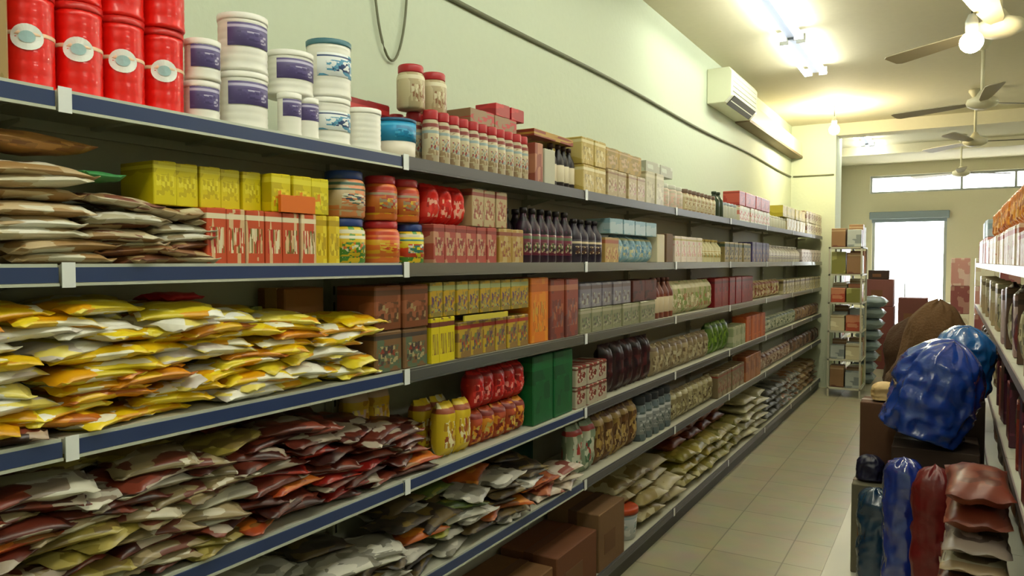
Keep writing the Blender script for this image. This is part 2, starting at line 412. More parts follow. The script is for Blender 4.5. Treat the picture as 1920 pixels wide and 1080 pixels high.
def proto_h(p):
    hs = []
    for q in p[2]:
        hs.append(max(v.co.z for v in q[1].vertices))
    return max(hs)

# palettes
CREAM = 'd8cfae'; WHITE = 'e8e6da'; RED = 'c41f1c'; DRED = '6e1a1a'; YEL = 'e0c51a'; GOLD = 'a8863a'; BRN = '6d4523'; TAN = 'a58757'
GRN = '2f6b33'; DGR = '16452c'; LBL = '86a9bd'; BLU = '2c4a96'; PUR = '4a3f6d'; ORG = 'd9731e'; PNK = 'd8a0a0'; GRY = '8d8c80'; BLK = '1e1a1a'; MAR = '3b1420'
def P(*c, **k): return printed(list(c), **k)
def bx(m, **k): return lambda w, h, d: k_box(w, d, h, m, **k)
def jr(m, l, lab=None): return lambda w, h, d: k_jar(min(w, d), h, m, l, lab)
def tn_(m, l, **k): return lambda w, h, d: k_tin(min(w, d), h, m, l, **k)
def bt(m, c, lab=None): return lambda w, h, d: k_bottle(min(w, d), h, m, c, lab)
def po(m, seed=0): return lambda w, h, d: k_pouch(w, h, d, m, seed)

# ---- TOP SHELF
tinred = mat('ee1509', .35, coat=.3, vary=.05)
red_lid = mat('d3201a', .35)
white_tin = mat('f0eee4', .35, vary=.03)
white_lid = mat('f4f2ea', .4)
purple = P('54487c', '5f5388', '483d70', 'b9b2d0', scale=3, stretch=(.3, 1, 1.4))
run(0, -150, 44, .15, .3, .2, 'tan tall carton left of red tins', bx(P(TAN, '8f7a45', 'b99e63', scale=3)), share=True)
EMB = (mat('f4f4f0', .4), mat('a8c8cc', .4)); cream_band = mat('efc9a8', .4)
run(0, 52, 388, .107, .195, .118, 'red tin with white oval emblem', tn_(tinred, red_lid, emb=EMB, band=cream_band), tiers=2, back=0, jit=.006)
run(0, 52, 388, .107, .195, .118, 'red tin in the row behind', tn_(tinred, red_lid, band=cream_band), tiers=2, x=-.145, jit=.004)
run(0, 392, 450, .08, .098, .085, 'small white tin with purple label', tn_(white_tin, white_lid, labm=purple, lz=(.3, .85)), tiers=2, x=-.03)
run(0, 455, 546, .125, .145, .125, 'large white tin with purple label', tn_(white_tin, white_lid, labm=purple, lz=(.42, .82)), tiers=2)
run(0, 549, 618, .066, .115, .07, 'slim white tin with purple label', tn_(white_tin, white_lid, labm=purple, lz=(.45, .85)), x=-.01)
run(0, 552, 622, .13, .12, .13, 'white tin with purple square label on slim tins', tn_(white_tin, white_lid, labm=purple, lz=(.35, .8)), dz=.1165, x=-.02)
teal = mat('4b7a88', .4)
bluelab = P('e8ecee', '5d9cc0', '27406f', 'e8ecee', scale=4)
run(0, 622, 686, .14, .135, .13, 'white tin with small blue marks', tn_(white_tin, white_lid, labm=bluelab, lz=(.3, .7)), x=-.015)
run(0, 622, 688, .14, .165, .13, 'tall white tin with teal lid and blue mark', tn_(white_tin, teal, labm=bluelab, lz=(.35, .75)), dz=.1365, x=-.015)
run(0, 688, 738, .13, .13, .12, 'plain white tin beside the blue-topped tub', tn_(white_tin, white_lid), x=-.01)
run(0, 744, 818, .15, .13, .14, 'tub with bright blue upper half and white base', lambda w, h, d: ('tub', 'tub', [('tub_body', lathe_me('tub', [(0, 0), (.06, 0), (.066, .005), (.068, .055), (0, .055)], mat('e6dccb', .4)), []), ('wrapper', lathe_me('wrap', [(0, .055), (.069, .055), (.07, .118), (0, .118)], P('1f8fc4', '1678ad', '4fb2dc', scale=4)), [], 'bright blue wrapper'), ('lid', lathe_me('lid', [(0, .118), (.071, .118), (.071, .128), (.066, .13), (0, .13)], mat('16587f', .4)), [])]), jit=0)
redl = mat('b3242a', .4); beigejar = P('b8a98a', '9a7f63', 'cfc4a6', '8a3a35', scale=5, stretch=(1, 1, 2))
run(0, 822, 1006, .066, .185, .07, 'beige jar with red lid', jr(beigejar, redl, P('c9bc9b', 'a48a6a', '9c4a44', '8fa0a0', scale=6)), back=2)
run(0, 700, 742, .15, .1, .1, 'brown carton behind the white tins', bx(P(BRN, '7a5a42', scale=3)), x=-.19, dz=0, h2=None)
run(0, 735, 812, .16, .2, .12, 'dark red topped carton behind the blue tub', bx(P('9e2024', '7d1a20', 'c83a38', scale=3)), x=-.18)
tallbox = P('b3a17c', 'c8bb95', '94694a', 'd8d0b0', scale=4, stretch=(1, 2, .8))
run(0, 800, 880, .11, .15, .1, 'tall clear box with red lid standing on the jars', jr(tallbox, redl), dz=.187, x=-.06)
run(0, 905, 990, .2, .055, .12, 'brown box with red end on the jars', bx(P('8a6a4a', 'b3242a', '8a6a4a', scale=3)), dz=.187, x=-.05)
run(0, 955, 1005, .09, .05, .1, 'small red box on that brown box', bx(P('c1272f', 'a51f28', scale=2)), dz=.2455, x=-.06)
run(0, 1012, 1027, .08, .17, .15, 'reddish box end left of grey box', bx(P('8f4a3a', 'b3765a', scale=3)))
run(0, 1029, 1049, .1, .155, .18, 'narrow pale grey box', bx(mat('b9b7a2', .6)))
dark = P('1d1418', '2d1d28', '15100f', scale=4)
run(0, 1052, 1096, .07, .2, .1, 'black bottle with white stripe label', bt(dark, mat('3a1a14'), mat('d8ccb0', .5)), back=1)
run(0, 1012, 1088, .3, .03, .2, 'flat reddish box lying across the dark bottles', bx(P('8a3a28', 'b38a3a', scale=3)), dz=.2025, x=-.03)
gold = P('b39a4a', 'c9b470', '8d7a3a', 'd9cf9c', scale=4, stretch=(1, 3, 1))
run(0, 1098, 1142, .12, .13, .16, 'gold upright carton', bx(gold), tiers=2)
tanp = P('a89368', 'b8a980', '8a6a48', 'c9bd96', 'a87a6a', scale=5)
run(0, 1145, 1215, .13, .14, .16, 'tan printed carton', bx(tanp), tiers=1)
run(0, 1145, 1212, .2, .11, .14, 'mustard carton on the tan cartons', bx(P('a88a3a', '8f7a3a', 'b89a70', scale=4)), dz=.144, x=-.03)
run(0, 1217, 1250, .13, .19, .16, 'pale buff carton', bx(P('bcb592', 'a59a78', 'd0c9a8', scale=4)))
run(0, 1252, 1290, .12, .15, .12, 'pinkish white jar', jr(P('cfc4b4', 'd8b8ac', 'bfb8a4', scale=5), mat('c9ccc0')), tiers=1)
run(0, 1226, 1275, .2, .07, .13, 'pale green packet on the jars', bx(P('c3cbb8', 'a9ab98', scale=3)), dz=.192, x=-.05)
run(0, 1292, 1349, .1, .15, .1, 'brown-lidded jar', jr(P('c0b490', 'a88a6a', 'd6ceb0', scale=5), mat('6d5545'), None))
run(0, 1351, 1363, .12, .2, .1, 'dark green bottle', bt(mat('2e3d2a', .3), mat('2e3d2a')))
run(0, 1366, 1388, .1, .13, .1, 'grey white jar', jr(mat('bfc0b0', .5), mat('a8b0b8')))
run(0, 1390, 1446, .14, .13, .14, 'white carton under the red ones', bx(P('cfc9ae', 'c97a6a', 'e0dcc8', scale=4)))
run(0, 1390, 1446, .2, .12, .14, 'red carton', bx(P('a8342a', 'b8503f', '8d2a24', scale=3)), dz=.134)
run(0, 1448, 1478, .14, .12, .12, 'white tub', jr(mat('dcd9c4', .5), mat('e6e3d0')))
run(0, 1478, 1512, .2, .13, .14, 'cream carton', bx(P('d6d2b8', 'c0b080', scale=3)))
run(0, 1470, 1512, .25, .12, .14, 'yellow carton', bx(P('b8a51e', 'd0bd3a', scale=3)), dz=.134)
run(0, 1514, 1545, .2, .14, .14, 'small mixed pale carton', bx(P('d0c8ac', '8d6a5a', 'e6e0cc', scale=4)), tiers=2, share=True)

# ---- SECOND SHELF
def heap(li, y0, y1, top, mats_w, L, Wd, T, catname, place, seed=1, rows=2, pitch=.84, topkeep=3, xoff=-.005, zb=None, yaw=.35, lname='packet', zmax=None, jy=.16):
    """packets lying in slipping piles; top(y) = height of the pile there. mats_w = [(material, colour words, weight)]"""
    rg = random.Random(seed)
    protos = []
    for m, words, wt in mats_w:
        protos.append((words, [pillow(L * s, Wd * s, T * f, m, seed * 7 + q, droop=.004 * q) for q, (s, f) in enumerate(((1, 1), (.95, .9), (1.04, 1.05)))], wt))
    z0 = (LEV[li] if zb is None else zb)
    step = L * 1.0; n = max(1, round((y1 - y0) / step)); step = (y1 - y0) / n
    for r in range(rows):
        for i in range(n):
            yc = y0 + step * (i + .5) + (step * .3 if r % 2 else 0)
            if yc > y1 - step * .2: continue
            lay = max(1, int((top(yc) + (.012 * r)) / (T * pitch)))
            for k in range(lay):
                if r > 0 and k < lay - topkeep: continue
                words, ms, _ = rg.choices(protos, [p[2] for p in protos])[0]
                y = yc + rg.uniform(-jy, jy) * step
                x = XS + xoff - Wd * .5 - r * (XS - XBK - .045 - Wd) / max(1, rows - 1) + rg.uniform(-.02, .008)
                z = z0 + T * .5 + k * T * pitch + .001
                if zmax and z + T * .6 > zmax: continue
                rot = (rg.uniform(-.1, .1) if k else 0, rg.uniform(-.03, .12) if k else 0, rg.uniform(-yaw, yaw))
                f = (i + .5) / n; hz = 'left' if f < .34 else ('middle' if f < .67 else 'right')
                vt = 'lower' if k < lay / 3 else ('centre' if k < lay * 2 / 3 else 'upper')
                pos = {'centre': 'mid-height at the ' + hz, 'lower': 'low at the ' + hz, 'upper': 'near top at ' + hz}[vt]
                lab = '%s, %s of %s' % (words, pos, place)
                if r: lab = '%s, back row %s of %s' % (words, hz, place)
                link(lname, rg.choice(ms), None, (x, y, z), rot, label=lab, category=catname, group=words + ' in ' + place)
FS = 'second shelf'
paper = [(P('d9d2bc', 'c9bfa2', 'e3dfd0', 'b49a70', scale=3, per=.3, flat=True), 'off-white flat packet', 5), (P('c3ab84', 'd9d2bc', 'a07c4c', scale=3, per=.3, flat=True), 'beige flat packet', 2)]
heap(1, .45, .93, lambda y: .215, paper, .2, .2, .03, 'packet', 'stack at left of second shelf', seed=3, yaw=.12, zmax=1.99)
link('packet', pillow(.24, .2, .04, P('a5763c', '8a5a2c', 'c08a4a', scale=3), 5), None, (XS - .14, .8, LEV[1] + .25), (0, .05, .1), label='brown packet lying on top of the off-white stack', category='packet')
mixb = [(P('b8a584', '9c7a50', 'd0c6ac', '7d4a38', scale=4, per=.4, flat=True), 'beige-brown pouch', 4), (P('8a5a34', '6d4028', 'b09468', scale=4, per=.4, flat=True), 'brown pouch', 2), (P('cfcabb', 'b0a88c', '8c7a5a', scale=4, per=.4, flat=True), 'pale grey pouch', 2)]
heap(1, .93, 1.22, lambda y: .165 - (y - .93) * .16, mixb, .17, .17, .026, 'packet', 'pile beside the small cartons', seed=5, yaw=.3, pitch=.7, jy=.4)
link('packet', pillow(.1, .12, .02, mat('3d8a4a', .5), 5), None, (XS - .1, .93, LEV[1] + .19), (0, 0, .1), label='small green packet on the pouch pile', category='packet')
flag = P('c9532f', 'd9b58a', 'b8281c', '6d7a3a', 'e6d8b8', scale=4, stretch=(1, 2.2, .7))
run(1, 396, 600, .055, .135, .12, 'small red and cream carton', bx(P('c8502c', 'd9b58a', 'b8281c', '7a6d34', 'e6d8b8', scale=3, stretch=(1, 2, .5), per=.3)), x=-.015, back=0)
run(1, 320, 520, .06, .1, .13, 'bright yellow carton at back', bx(P('d9c80f', 'c4b010', 'e6d83a', scale=4)), dz=.137, x=-.06)
run(1, 522, 628, .06, .1, .13, 'bright yellow carton', bx(P('d9c80f', 'c4b010', 'e6d83a', 'e08a1e', scale=3)), dz=.137, x=-.02)
run(1, 530, 598, .16, .045, .01, 'orange shelf card', bx(mat('e0701a', .5)), dz=.137, x=-.004)
run(1, 603, 646, .05, .135, .12, 'yellow carton between red cartons and jars', bx(P('d8b81e', 'e6cf3a', 'b89a1a', scale=3)))
bluel = mat('1f3a7d', .4)
j1 = P('c9b08a', 'd98a5a', '4a6a5a', '2a3a5a', 'e0d8c0', scale=4, stretch=(1, 1, 2)); j2 = P('d9b81e', '4a8a2a', 'e0dcc0', 'd8702a', '3a7a3a', scale=4, stretch=(1, 2, 1)); j3 = P('d8702a', 'd9a51e', 'c8401e', 'e0c04a', scale=4, stretch=(1, 1, 2))
run(1, 650, 716, .14, .135, .13, 'wide jar with blue lid, green label', jr(j2, bluel, j2))
run(1, 650, 716, .14, .14, .13, 'wide jar with blue lid, striped label', jr(j1, bluel, j1), dz=.137)
run(1, 722, 776, .13, .135, .125, 'wide jar with red lid, orange label', jr(j3, redl, j3))
run(1, 779, 818, .11, .13, .11, 'jar with blue lid, yellow label', jr(j2, bluel, P('d9c81e', 'c9401e', '3a7a6a', 'd8d4c0', scale=4)))
run(1, 722, 812, .11, .14, .11, 'jar with red lid', jr(j3, redl, P('c8702a', 'b0402a', 'd9b83a', '9a8a6a', scale=4)), dz=.137)
run(1, 818, 890, .09, .14, .12, 'bright red packet', po(P('d31c14', 'e0382a', 'b8140f', 'e6a08a', scale=4, per=.2), 2), dz=.137, back=0, x=-.01)
run(1, 822, 940, .075, .135, .13, 'rose printed carton', bx(P('a84a40', 'c08a70', '8a3a34', 'b8a07a', scale=4)))
run(1, 893, 960, .1, .14, .12, 'beige red carton', bx(P('b09a70', '9c5a40', 'c8b68a', '8a4034', scale=4)), dz=.137)
run(1, 943, 990, .1, .135, .13, 'ochre carton', bx(P('a8853a', 'b8a06a', '8a4a34', scale=4)))
run(1, 994, 1085, .075, .235, .08, 'dark plum bottle', bt(P('2d1426', '4a1a34', '1a1018', scale=3), mat('1a1016'), P('6d2438', 'b8a88a', '3a1a2a', '4a5a34', scale=4)), back=1)
run(1, 1088, 1140, .075, .21, .08, 'black bottle', bt(P('1c1620', '2a2030', scale=3), mat('1a1016'), P('2d2430', '5a3a2a', 'c0ae8a', scale=4)), back=1)
run(1, 1142, 1168, .1, .13, .12, 'amber carton', bx(P('b09050', 'c8ae70', 'a05a3a', scale=4)))
run(1, 1170, 1236, .1, .15, .12, 'light blue packet', po(P('7fa5b5', '9cb8c0', '5a86a5', 'c8c49a', scale=4, per=.3), 3), tiers=1)
run(1, 1150, 1236, .2, .08, .14, 'pale blue carton on blue packets', bx(P('86a8b4', 'a8bcc0', scale=3)), dz=.152, x=-.02)
run(1, 1238, 1252, .1, .17, .12, 'slim cream box', bx(mat('cfc6a6', .5)))
run(1, 1254, 1267, .12, .18, .14, 'brown slim box', bx(mat('6d5338', .6)))
run(1, 1270, 1322, .12, .17, .13, 'white pink carton', bx(P('dccfbc', 'd8a8a0', 'e6e0c8', 'c0b070', scale=4)))
run(1, 1324, 1362, .1, .17, .12, 'cream bottle', bt(mat('d9d2a8', .4), mat('c0a860'), P('d9d2a8', '8a9a6a', 'b8a060', scale=3)))
run(1, 1364, 1412, .14, .16, .13, 'olive carton', bx(P('8a7a4a', '4a3a28', 'b8a87a', '3a4a38', scale=4)))
run(1, 1414, 1446, .14, .18, .13, 'purple carton', bx(P('4a4068', '8a6a5a', '3a3458', scale=3)))
run(1, 1448, 1504, .16, .17, .13, 'white bottle', bt(mat('dcd6cc', .4), mat('e6e0e0'), P('dcd6d6', 'a89ab0', 'e0dcd0', scale=3)))
run(1, 1506, 1545, .2, .15, .13, 'far pale carton', bx(P('d0c4c0', '8d7a7a', 'e6e0dc', scale=3)), share=True)

# ---- THIRD SHELF : the crisp heap
crisps = [(P('e2b90c', 'd99a08', 'efd42a', 'f0ead0', scale=3, per=.5, rough=.3, flat=True), 'yellow crisp packet', 6), (P('eceadf', 'dcd8c8', 'e8d870', 'c9c0b8', scale=2.5, per=.5, rough=.3, flat=True), 'white crisp packet', 4),
          (P('d8c22a', 'f2f0e6', 'e0a010', 'f0e060', scale=3, per=.5, rough=.3, flat=True), 'yellow and white crisp packet', 4), (P('d88a10', 'e8b81e', 'b8641a', scale=3, per=.5, rough=.3, flat=True), 'orange-yellow crisp packet', 2),
          (P('3a241c', '7a3a2a', 'b8a08a', scale=3, per=.5, rough=.3, flat=True), 'dark brown crisp packet', .5)]
heap(2, .42, 1.76, lambda y: .262 - max(0, y - 1.0) * .11, crisps, .19, .17, .032, 'crisp packet', 'the yellow heap', seed=11, yaw=.45, topkeep=4, zmax=1.655, lname='crisp_packet', pitch=.62, jy=.42)
link('packet', pillow(.11, .12, .02, mat('b82034', .4), 9), None, (XS - .17, 1.17, LEV[2] + .265), (0, .0, .2), label='small crimson packet lying at the back of the yellow heap', category='packet')
cart = mat('8a5a2c', .8, vary=.1, bscale=12); tape = mat('b08a50', .5); cdark = mat('6d4424', .8, vary=.1)
run(2, 625, 700, .28, .27, .12, 'brown shipping carton behind right end of yellow heap', lambda w, h, d: k_carton(w, d, h, cart, tape), x=-.2, jit=0)
run(2, 560, 592, .1, .22, .12, 'green and yellow carton', bx(P('9a9a3a', '7a8a4a', 'b0a83a', scale=3)), x=-.21)
mx1 = P('7a5a3a', '5a6a52', '8a3a2c', 'a89a70', '4a4038', scale=5); mx2 = P('8a6a3a', 'b89a2a', '5a4058', '6a7a4a', 'a83a2a', scale=5); mx3 = P('6d5a48', '4d6a58', '9c4a3a', 'b0a88a', scale=5)
run(2, 712, 812, .11, .13, .16, 'brown green printed carton', bx(mx1), tiers=1)
run(2, 712, 812, .16, .14, .16, 'brown red printed carton', bx(P('7a4526', '94583a', '5a3a24', 'a08a60', scale=4)), dz=.133)
run(2, 815, 862, .045, .155, .15, 'yellow-striped tall carton', bx(P('d8c41a', '7a5a34', '6d3a2c', 'c8b42a', scale=3, stretch=(1, 2, .3))))
run(2, 865, 1000, .085, .13, .14, 'colourful printed carton', bx(mx2))
run(2, 815, 1000, .075, .12, .14, 'purple yellow carton', bx(P('8a7a3a', 'b8941e', '5a4066', 'a0602a', '9aa06a', scale=5)), dz=.158, x=-.02)
run(2, 870, 956, .24, .02, .006, 'yellow price strip', bx(mat('cdbb3a', .5), flap=False), dz=.134, x=-.004, jit=0)
run(2, 1004, 1038, .14, .28, .14, 'tall orange carton', bx(P('d8781a', 'e08f24', 'b8601a', 'c89a3a', scale=4, stretch=(1, 2, 1))))
run(2, 1040, 1092, .12, .27, .14, 'tall rust-red carton', bx(P('8a3f2c', '6d3a34', 'a86a4a', '7a5a5a', scale=4)))
run(2, 1096, 1236, .13, .12, .14, 'grey-green printed carton', bx(P('8a8a6a', '6d7a5a', 'a8a288', '5a5048', scale=5)))
run(2, 1096, 1190, .12, .12, .14, 'grey mauve carton', bx(P('7a7680', '8d8a90', '6a5a5a', 'a8a898', scale=4)), dz=.123)
run(2, 1193, 1238, .2, .12, .14, 'dark brown carton', bx(P('3a1f18', '5a2a20', scale=3)), dz=.123)
run(2, 1240, 1274, .09, .25, .1, 'rust bottle with cream label', bt(P('6d3424', '8a4a30', scale=3), mat('5a2a20'), mat('c8b898', .5)))
run(2, 1276, 1344, .1, .22, .12, 'cream green packet', po(P('b8b088', '8a9a5a', 'd6cfae', 'a87a5a', scale=4, per=.3), 4))
run(2, 1346, 1416, .2, .22, .14, 'large dark red carton', bx(P('7a1016', '8d1a1c', '5a0e14', scale=2)))
run(2, 1418, 1470, .14, .17, .12, 'tan packet', po(P('a88a5a', 'c8b88a', '8a4a34', scale=4, per=.3), 5))
run(2, 1472, 1545, .18, .15, .12, 'small khaki carton', bx(P('9c8f62', 'c4bb90', '5a4a34', scale=4)), share=True, tiers=1)

# ---- FOURTH SHELF : the brown heap
snacks = [(P('5a2418', '7a3524', 'a89a8a', '3d1812', scale=3, per=.5, rough=.3, flat=True), 'dark brown snack packet', 5), (P('a08e6c', '7a6a48', 'c8bfa8', '6d3a2c', scale=3, per=.5, rough=.3, flat=True), 'beige snack packet', 3),
          (P('8a1a14', 'a83020', '5a100e', scale=3, per=.5, rough=.3, flat=True), 'dark red snack packet', 1.6), (P('cfcab8', 'b8b2a4', '8a7a6a', scale=2.5, per=.5, rough=.3, flat=True), 'whitish snack packet', 1.8), (P('a8441c', '8a5a2a', 'c46a24', scale=3, per=.5, rough=.3, flat=True), 'rust-orange snack packet', 2),
          (P('8a7a34', '6d5a2c', 'b0a05a', scale=3, per=.5, rough=.3, flat=True), 'olive snack packet', 2)]
heap(3, .6, 1.3, lambda y: .27, snacks[:2] + snacks[1:2] * 2 + snacks[3:] + snacks[5:], .2, .17, .034, 'snack packet', 'left half of the brown heap', seed=21, yaw=.5, lname='snack_packet', pitch=.62, jy=.42, zmax=1.315, topkeep=4)
heap(3, 1.3, 2.06, lambda y: .26 - max(0, y - 1.45) * .2, [snacks[0]] * 3 + [(P('4a1c12', '6a2c1c', '341410', scale=3, per=.5, flat=True), 'deep brown snack packet', 6)] + snacks[2:5], .2, .17, .034, 'snack packet', 'right half of the brown heap', seed=22, yaw=.5, lname='snack_packet', pitch=.62, jy=.42, zmax=1.315, topkeep=4)
run(3, 668, 742, .26, .2, .1, 'orange-brown carton behind the brown heap', bx(P('a8521e', '8f4a20', 'b8703a', scale=2)), x=-.22)
ylw = P('d9b02a', 'b8841a', 'e8cc5a', 'c8a890', scale=4, per=.4)
run(3, 752, 832, .1, .17, .12, 'yellow packet in the back', po(ylw, 6), x=-.2, dz=.1)
run(3, 846, 900, .09, .2, .1, 'yellow and white packet', po(P('d8b828', 'e8dcb0', 'b88a20', '9a4a28', scale=4, per=.4), 7), back=1)
run(3, 902, 1000, .085, .14, .1, 'orange and red packet', po(P('a84420', 'd8902a', '7a1f18', 'c8b05a', scale=4, per=.4), 8))
run(3, 902, 1000, .085, .15, .1, 'bright red snack packet', po(P('b81a18', 'd0302a', '8a1014', 'e08a80', scale=4, per=.4), 9), dz=.142)
run(3, 1006, 1084, .2, .3, .16, 'tall dark green carton', bx(P('0f5a2c', '0c4a24', '146634', scale=2)))
run(3, 1088, 1146, .14, .1, .14, 'white and rust carton', bx(P('b0a892', '8a3028', 'c8bfa8', '6d4030', scale=4)), tiers=2)
run(3, 1149, 1236, .13, .27, .12, 'dark maroon packet', po(P('2e0f14', '4a1a1c', '1f0c10', scale=3, per=.3), 10))
run(3, 1238, 1340, .12, .2, .12, 'taupe packet', po(P('8a7a5a', 'a89a78', '6d5a40', 'b8b090', scale=4, per=.3), 11))
run(3, 1343, 1378, .15, .24, .13, 'bright green packet', po(P('5a7a2a', '7a9a34', '3a5a20', scale=3, per=.3), 12))
run(3, 1380, 1404, .13, .17, .12, 'pale green carton', bx(P('8f9a72', 'b0b490', scale=3)))
run(3, 1406, 1440, .2, .22, .13, 'orange-red carton', bx(P('a84a24', 'c0602c', scale=2)))
run(3, 1442, 1500, .17, .16, .12, 'white green packet', po(P('a8ae98', 'd0d0ba', '5a6a54', scale=4, per=.3), 13))
run(3, 1502, 1545, .2, .15, .12, 'dim reddish packet', po(P('6d4a3c', '9a7a5a', scale=4, per=.3), 14), share=True)

# ---- FIFTH SHELF
dims = [(P('3a3028', '5a4a2c', '2a2420', '6d5a2a', scale=3, per=.5, flat=True), 'dark mixed packet', 4), (P('a8a49a', 'c8c4b8', '7a766a', scale=3, per=.5, flat=True), 'grey-white packet', 3), (P('b85a1c', '8a4a1e', 'd08028', scale=3, per=.5, flat=True), 'orange packet', 2), (P('5a6a2a', '3a4a24', '8a8a34', scale=3, per=.5, flat=True), 'green packet', 2)]
heap(4, 1.35, 1.95, lambda y: .16, [dims[1], dims[0], dims[1]], .22, .18, .04, 'packet', 'pale pile on the fifth shelf', seed=31, yaw=.5, pitch=.7, jy=.4)
heap(4, 1.95, 2.85, lambda y: .2, dims, .22, .18, .036, 'packet', 'dark mixed pile on the fifth shelf', seed=32, yaw=.5, pitch=.7, jy=.4)
heap(4, 2.85, 3.2, lambda y: .12, [(P('b8a898', 'd0c4b4', '8a4a40', scale=3, per=.5, flat=True), 'pinkish white packet', 1), (P('8a3a24', 'a8603a', scale=3, per=.5, flat=True), 'rusty packet', .6)], .2, .18, .036, 'packet', 'pile below the green carton', seed=33, yaw=.4)
run(4, 895, 1085, .32, .3, .08, 'dark green board', bx(P('0e3a28', '0a3024', scale=2)), x=-.24)
run(4, 1090, 1135, .13, .26, .12, 'white and green packet', po(P('8a9a80', 'c8ccb8', '4a6a50', 'a83a34', scale=4, per=.3), 15))
run(4, 1137, 1212, .11, .26, .13, 'brown and gold packet', po(P('6d4a2a', 'a88a4a', '4a2a1c', 'c0a46a', scale=5, per=.4), 16))
run(4, 1214, 1272, .12, .26, .12, 'slate blue jar', jr(P('4a5458', '6a7a80', scale=3), mat('3a4048'), P('8a8f8f', '4a5a5a', 'c0c4c4', scale=4)))
run(4, 1274, 1350, .13, .2, .12, 'sand packet', po(P('8a7f5a', 'b0a880', '5a4a34', 'c8c29a', scale=5, per=.4), 17))
run(4, 1352, 1402, .15, .19, .12, 'taupe carton fifth', bx(P('7a6a4c', 'a09070', '8a3a2c', scale=4)))
run(4, 1404, 1432, .18, .22, .12, 'rust carton by pale packets', bx(P('8a4a2a', 'a8683c', scale=3)))
run(4, 1434, 1490, .18, .16, .12, 'dusty pink packet', po(P('a88a7a', 'c8b8a8', '6d4a40', scale=4, per=.3), 18))
run(4, 1492, 1545, .22, .16, .12, 'dark far packet', po(P('4a3028', '7a5a44', scale=4, per=.3), 19), share=True)

# ---- BOTTOM SHELF
Z5 = LEV[5] + .001
def deck(y, x=0): return (XS - .02 + x, y, Z5)
thing(k_carton(.34, .3, .3, mat('7a5a3a', .85, vary=.1), mat('5a3a24', .6)), 'large tan shipping carton on the bottom shelf beside the orange-lidded bucket', None, (XS - .155, 3.62, Z5))
thing(k_carton(.44, .3, .24, mat('6d4024', .85, vary=.1), mat('5a3018', .6)), 'reddish-brown shipping carton on the bottom shelf left of the tan one', None, (XS - .155, 3.2, Z5))
thing(k_carton(.44, .3, .22, mat('74502c', .85, vary=.1), mat('5a3a20', .6)), 'low brown shipping carton at the left end of the bottom shelf', None, (XS - .155, 2.72, Z5))
bk = [('bucket_body', lathe_me('bucket', [(0, 0), (.078, 0), (.082, .005), (.095, .15), (0, .15)], P('b0b4b4', 'd0d0cc', '8a9a9e', scale=3)), []), ('lid', lathe_me('lid', [(0, .15), (.1, .15), (.1, .175), (.094, .18), (0, .18)], mat('b8441c', .45)), [], 'orange lid')]
thing(('bucket', 'bucket', bk), 'white bucket with orange lid on the bottom shelf', None, (XS - .11, 4.0, Z5))
LAYW = ['bottom', 'second', 'third', 'fourth', 'fifth', 'sixth']
def sacks(name, y0, y1, n, w, d, h, m, label, seed, zoff=0, x=-.15, T=.075):
    lay = max(1, round(h / (T * 1.02))); T = h / lay / 1.02
    mes = [pillow(w, d, T, m, seed + q, wr=1.2, nx=9, ny=13) for q in range(3)]
    for i in range(n):
        y = y0 + (y1 - y0) * (i + .5) / n
        for k in range(lay):
            lab = label + ((', ' + nth(i, n) + ' stack') if n > 1 else '') + ((', ' + LAYW[k] + ' layer') if lay > 1 else '')
            link(name, mes[(i + k) % 3], None, (XS + x + rnd.uniform(-.01, .01), y + rnd.uniform(-.02, .02), Z5 + zoff + T * (.66 + 1.02 * k)), (0, 0, rnd.uniform(-.12, .12)), label=lab, category='sack', group=label)
sacks('sack', 4.15, 4.9, 2, .36, .26, .17, P('b8ae8a', 'cfc6a4', '9a8a5a', scale=2, per=.5, flat=True), 'cream sack lying at front of the bottom shelf', 3)
sacks('sack', 3.85, 4.75, 3, .3, .24, .15, P('c0b898', '8a7a4a', 'd0caa8', scale=2, per=.5, flat=True), 'pale sack on the back pile past the bucket', 8, zoff=.16, x=-.2)
sacks('sack', 4.95, 5.75, 3, .26, .26, .26, P('8a8234', 'a89a4a', 'c0b888', scale=3, per=.5, flat=True), 'olive-yellow sack on the bottom shelf', 12)
sacks('sack', 5.75, 6.6, 3, .27, .26, .24, P('a09a5a', '7a7a34', 'b8b080', scale=3, per=.5, flat=True), 'pale olive sack on the bottom shelf', 18)
sacks('sack', 4.9, 6.3, 4, .3, .2, .17, P('6d2a1c', '8a4a34', scale=3, per=.5, flat=True), 'rust-red sack on the back pile over the olive sacks', 24, zoff=.25, x=-.21)
sacks('sack', 6.65, 7.5, 2, .4, .28, .36, P('b0ac88', 'c8c4a0', scale=2, per=.5, flat=True), 'big cream sack on the bottom shelf', 28)
sacks('sack', 7.55, 8.3, 3, .24, .26, .3, P('4a4c4c', '6a6c6a', scale=3, per=.5, flat=True), 'dark grey sack on the bottom shelf', 33)
sacks('sack', 8.35, 9.4, 4, .25, .26, .28, P('7a7c78', 'a8a8a0', '8a5a3a', scale=3, per=.5, flat=True), 'grey and rust sack on the bottom shelf', 37)
sacks('sack', 9.45, 10.7, 4, .28, .26, .28, P('7a5a3a', 'a08a68', scale=3, per=.5, flat=True), 'brown sack at the far end of the bottom shelf', 43)

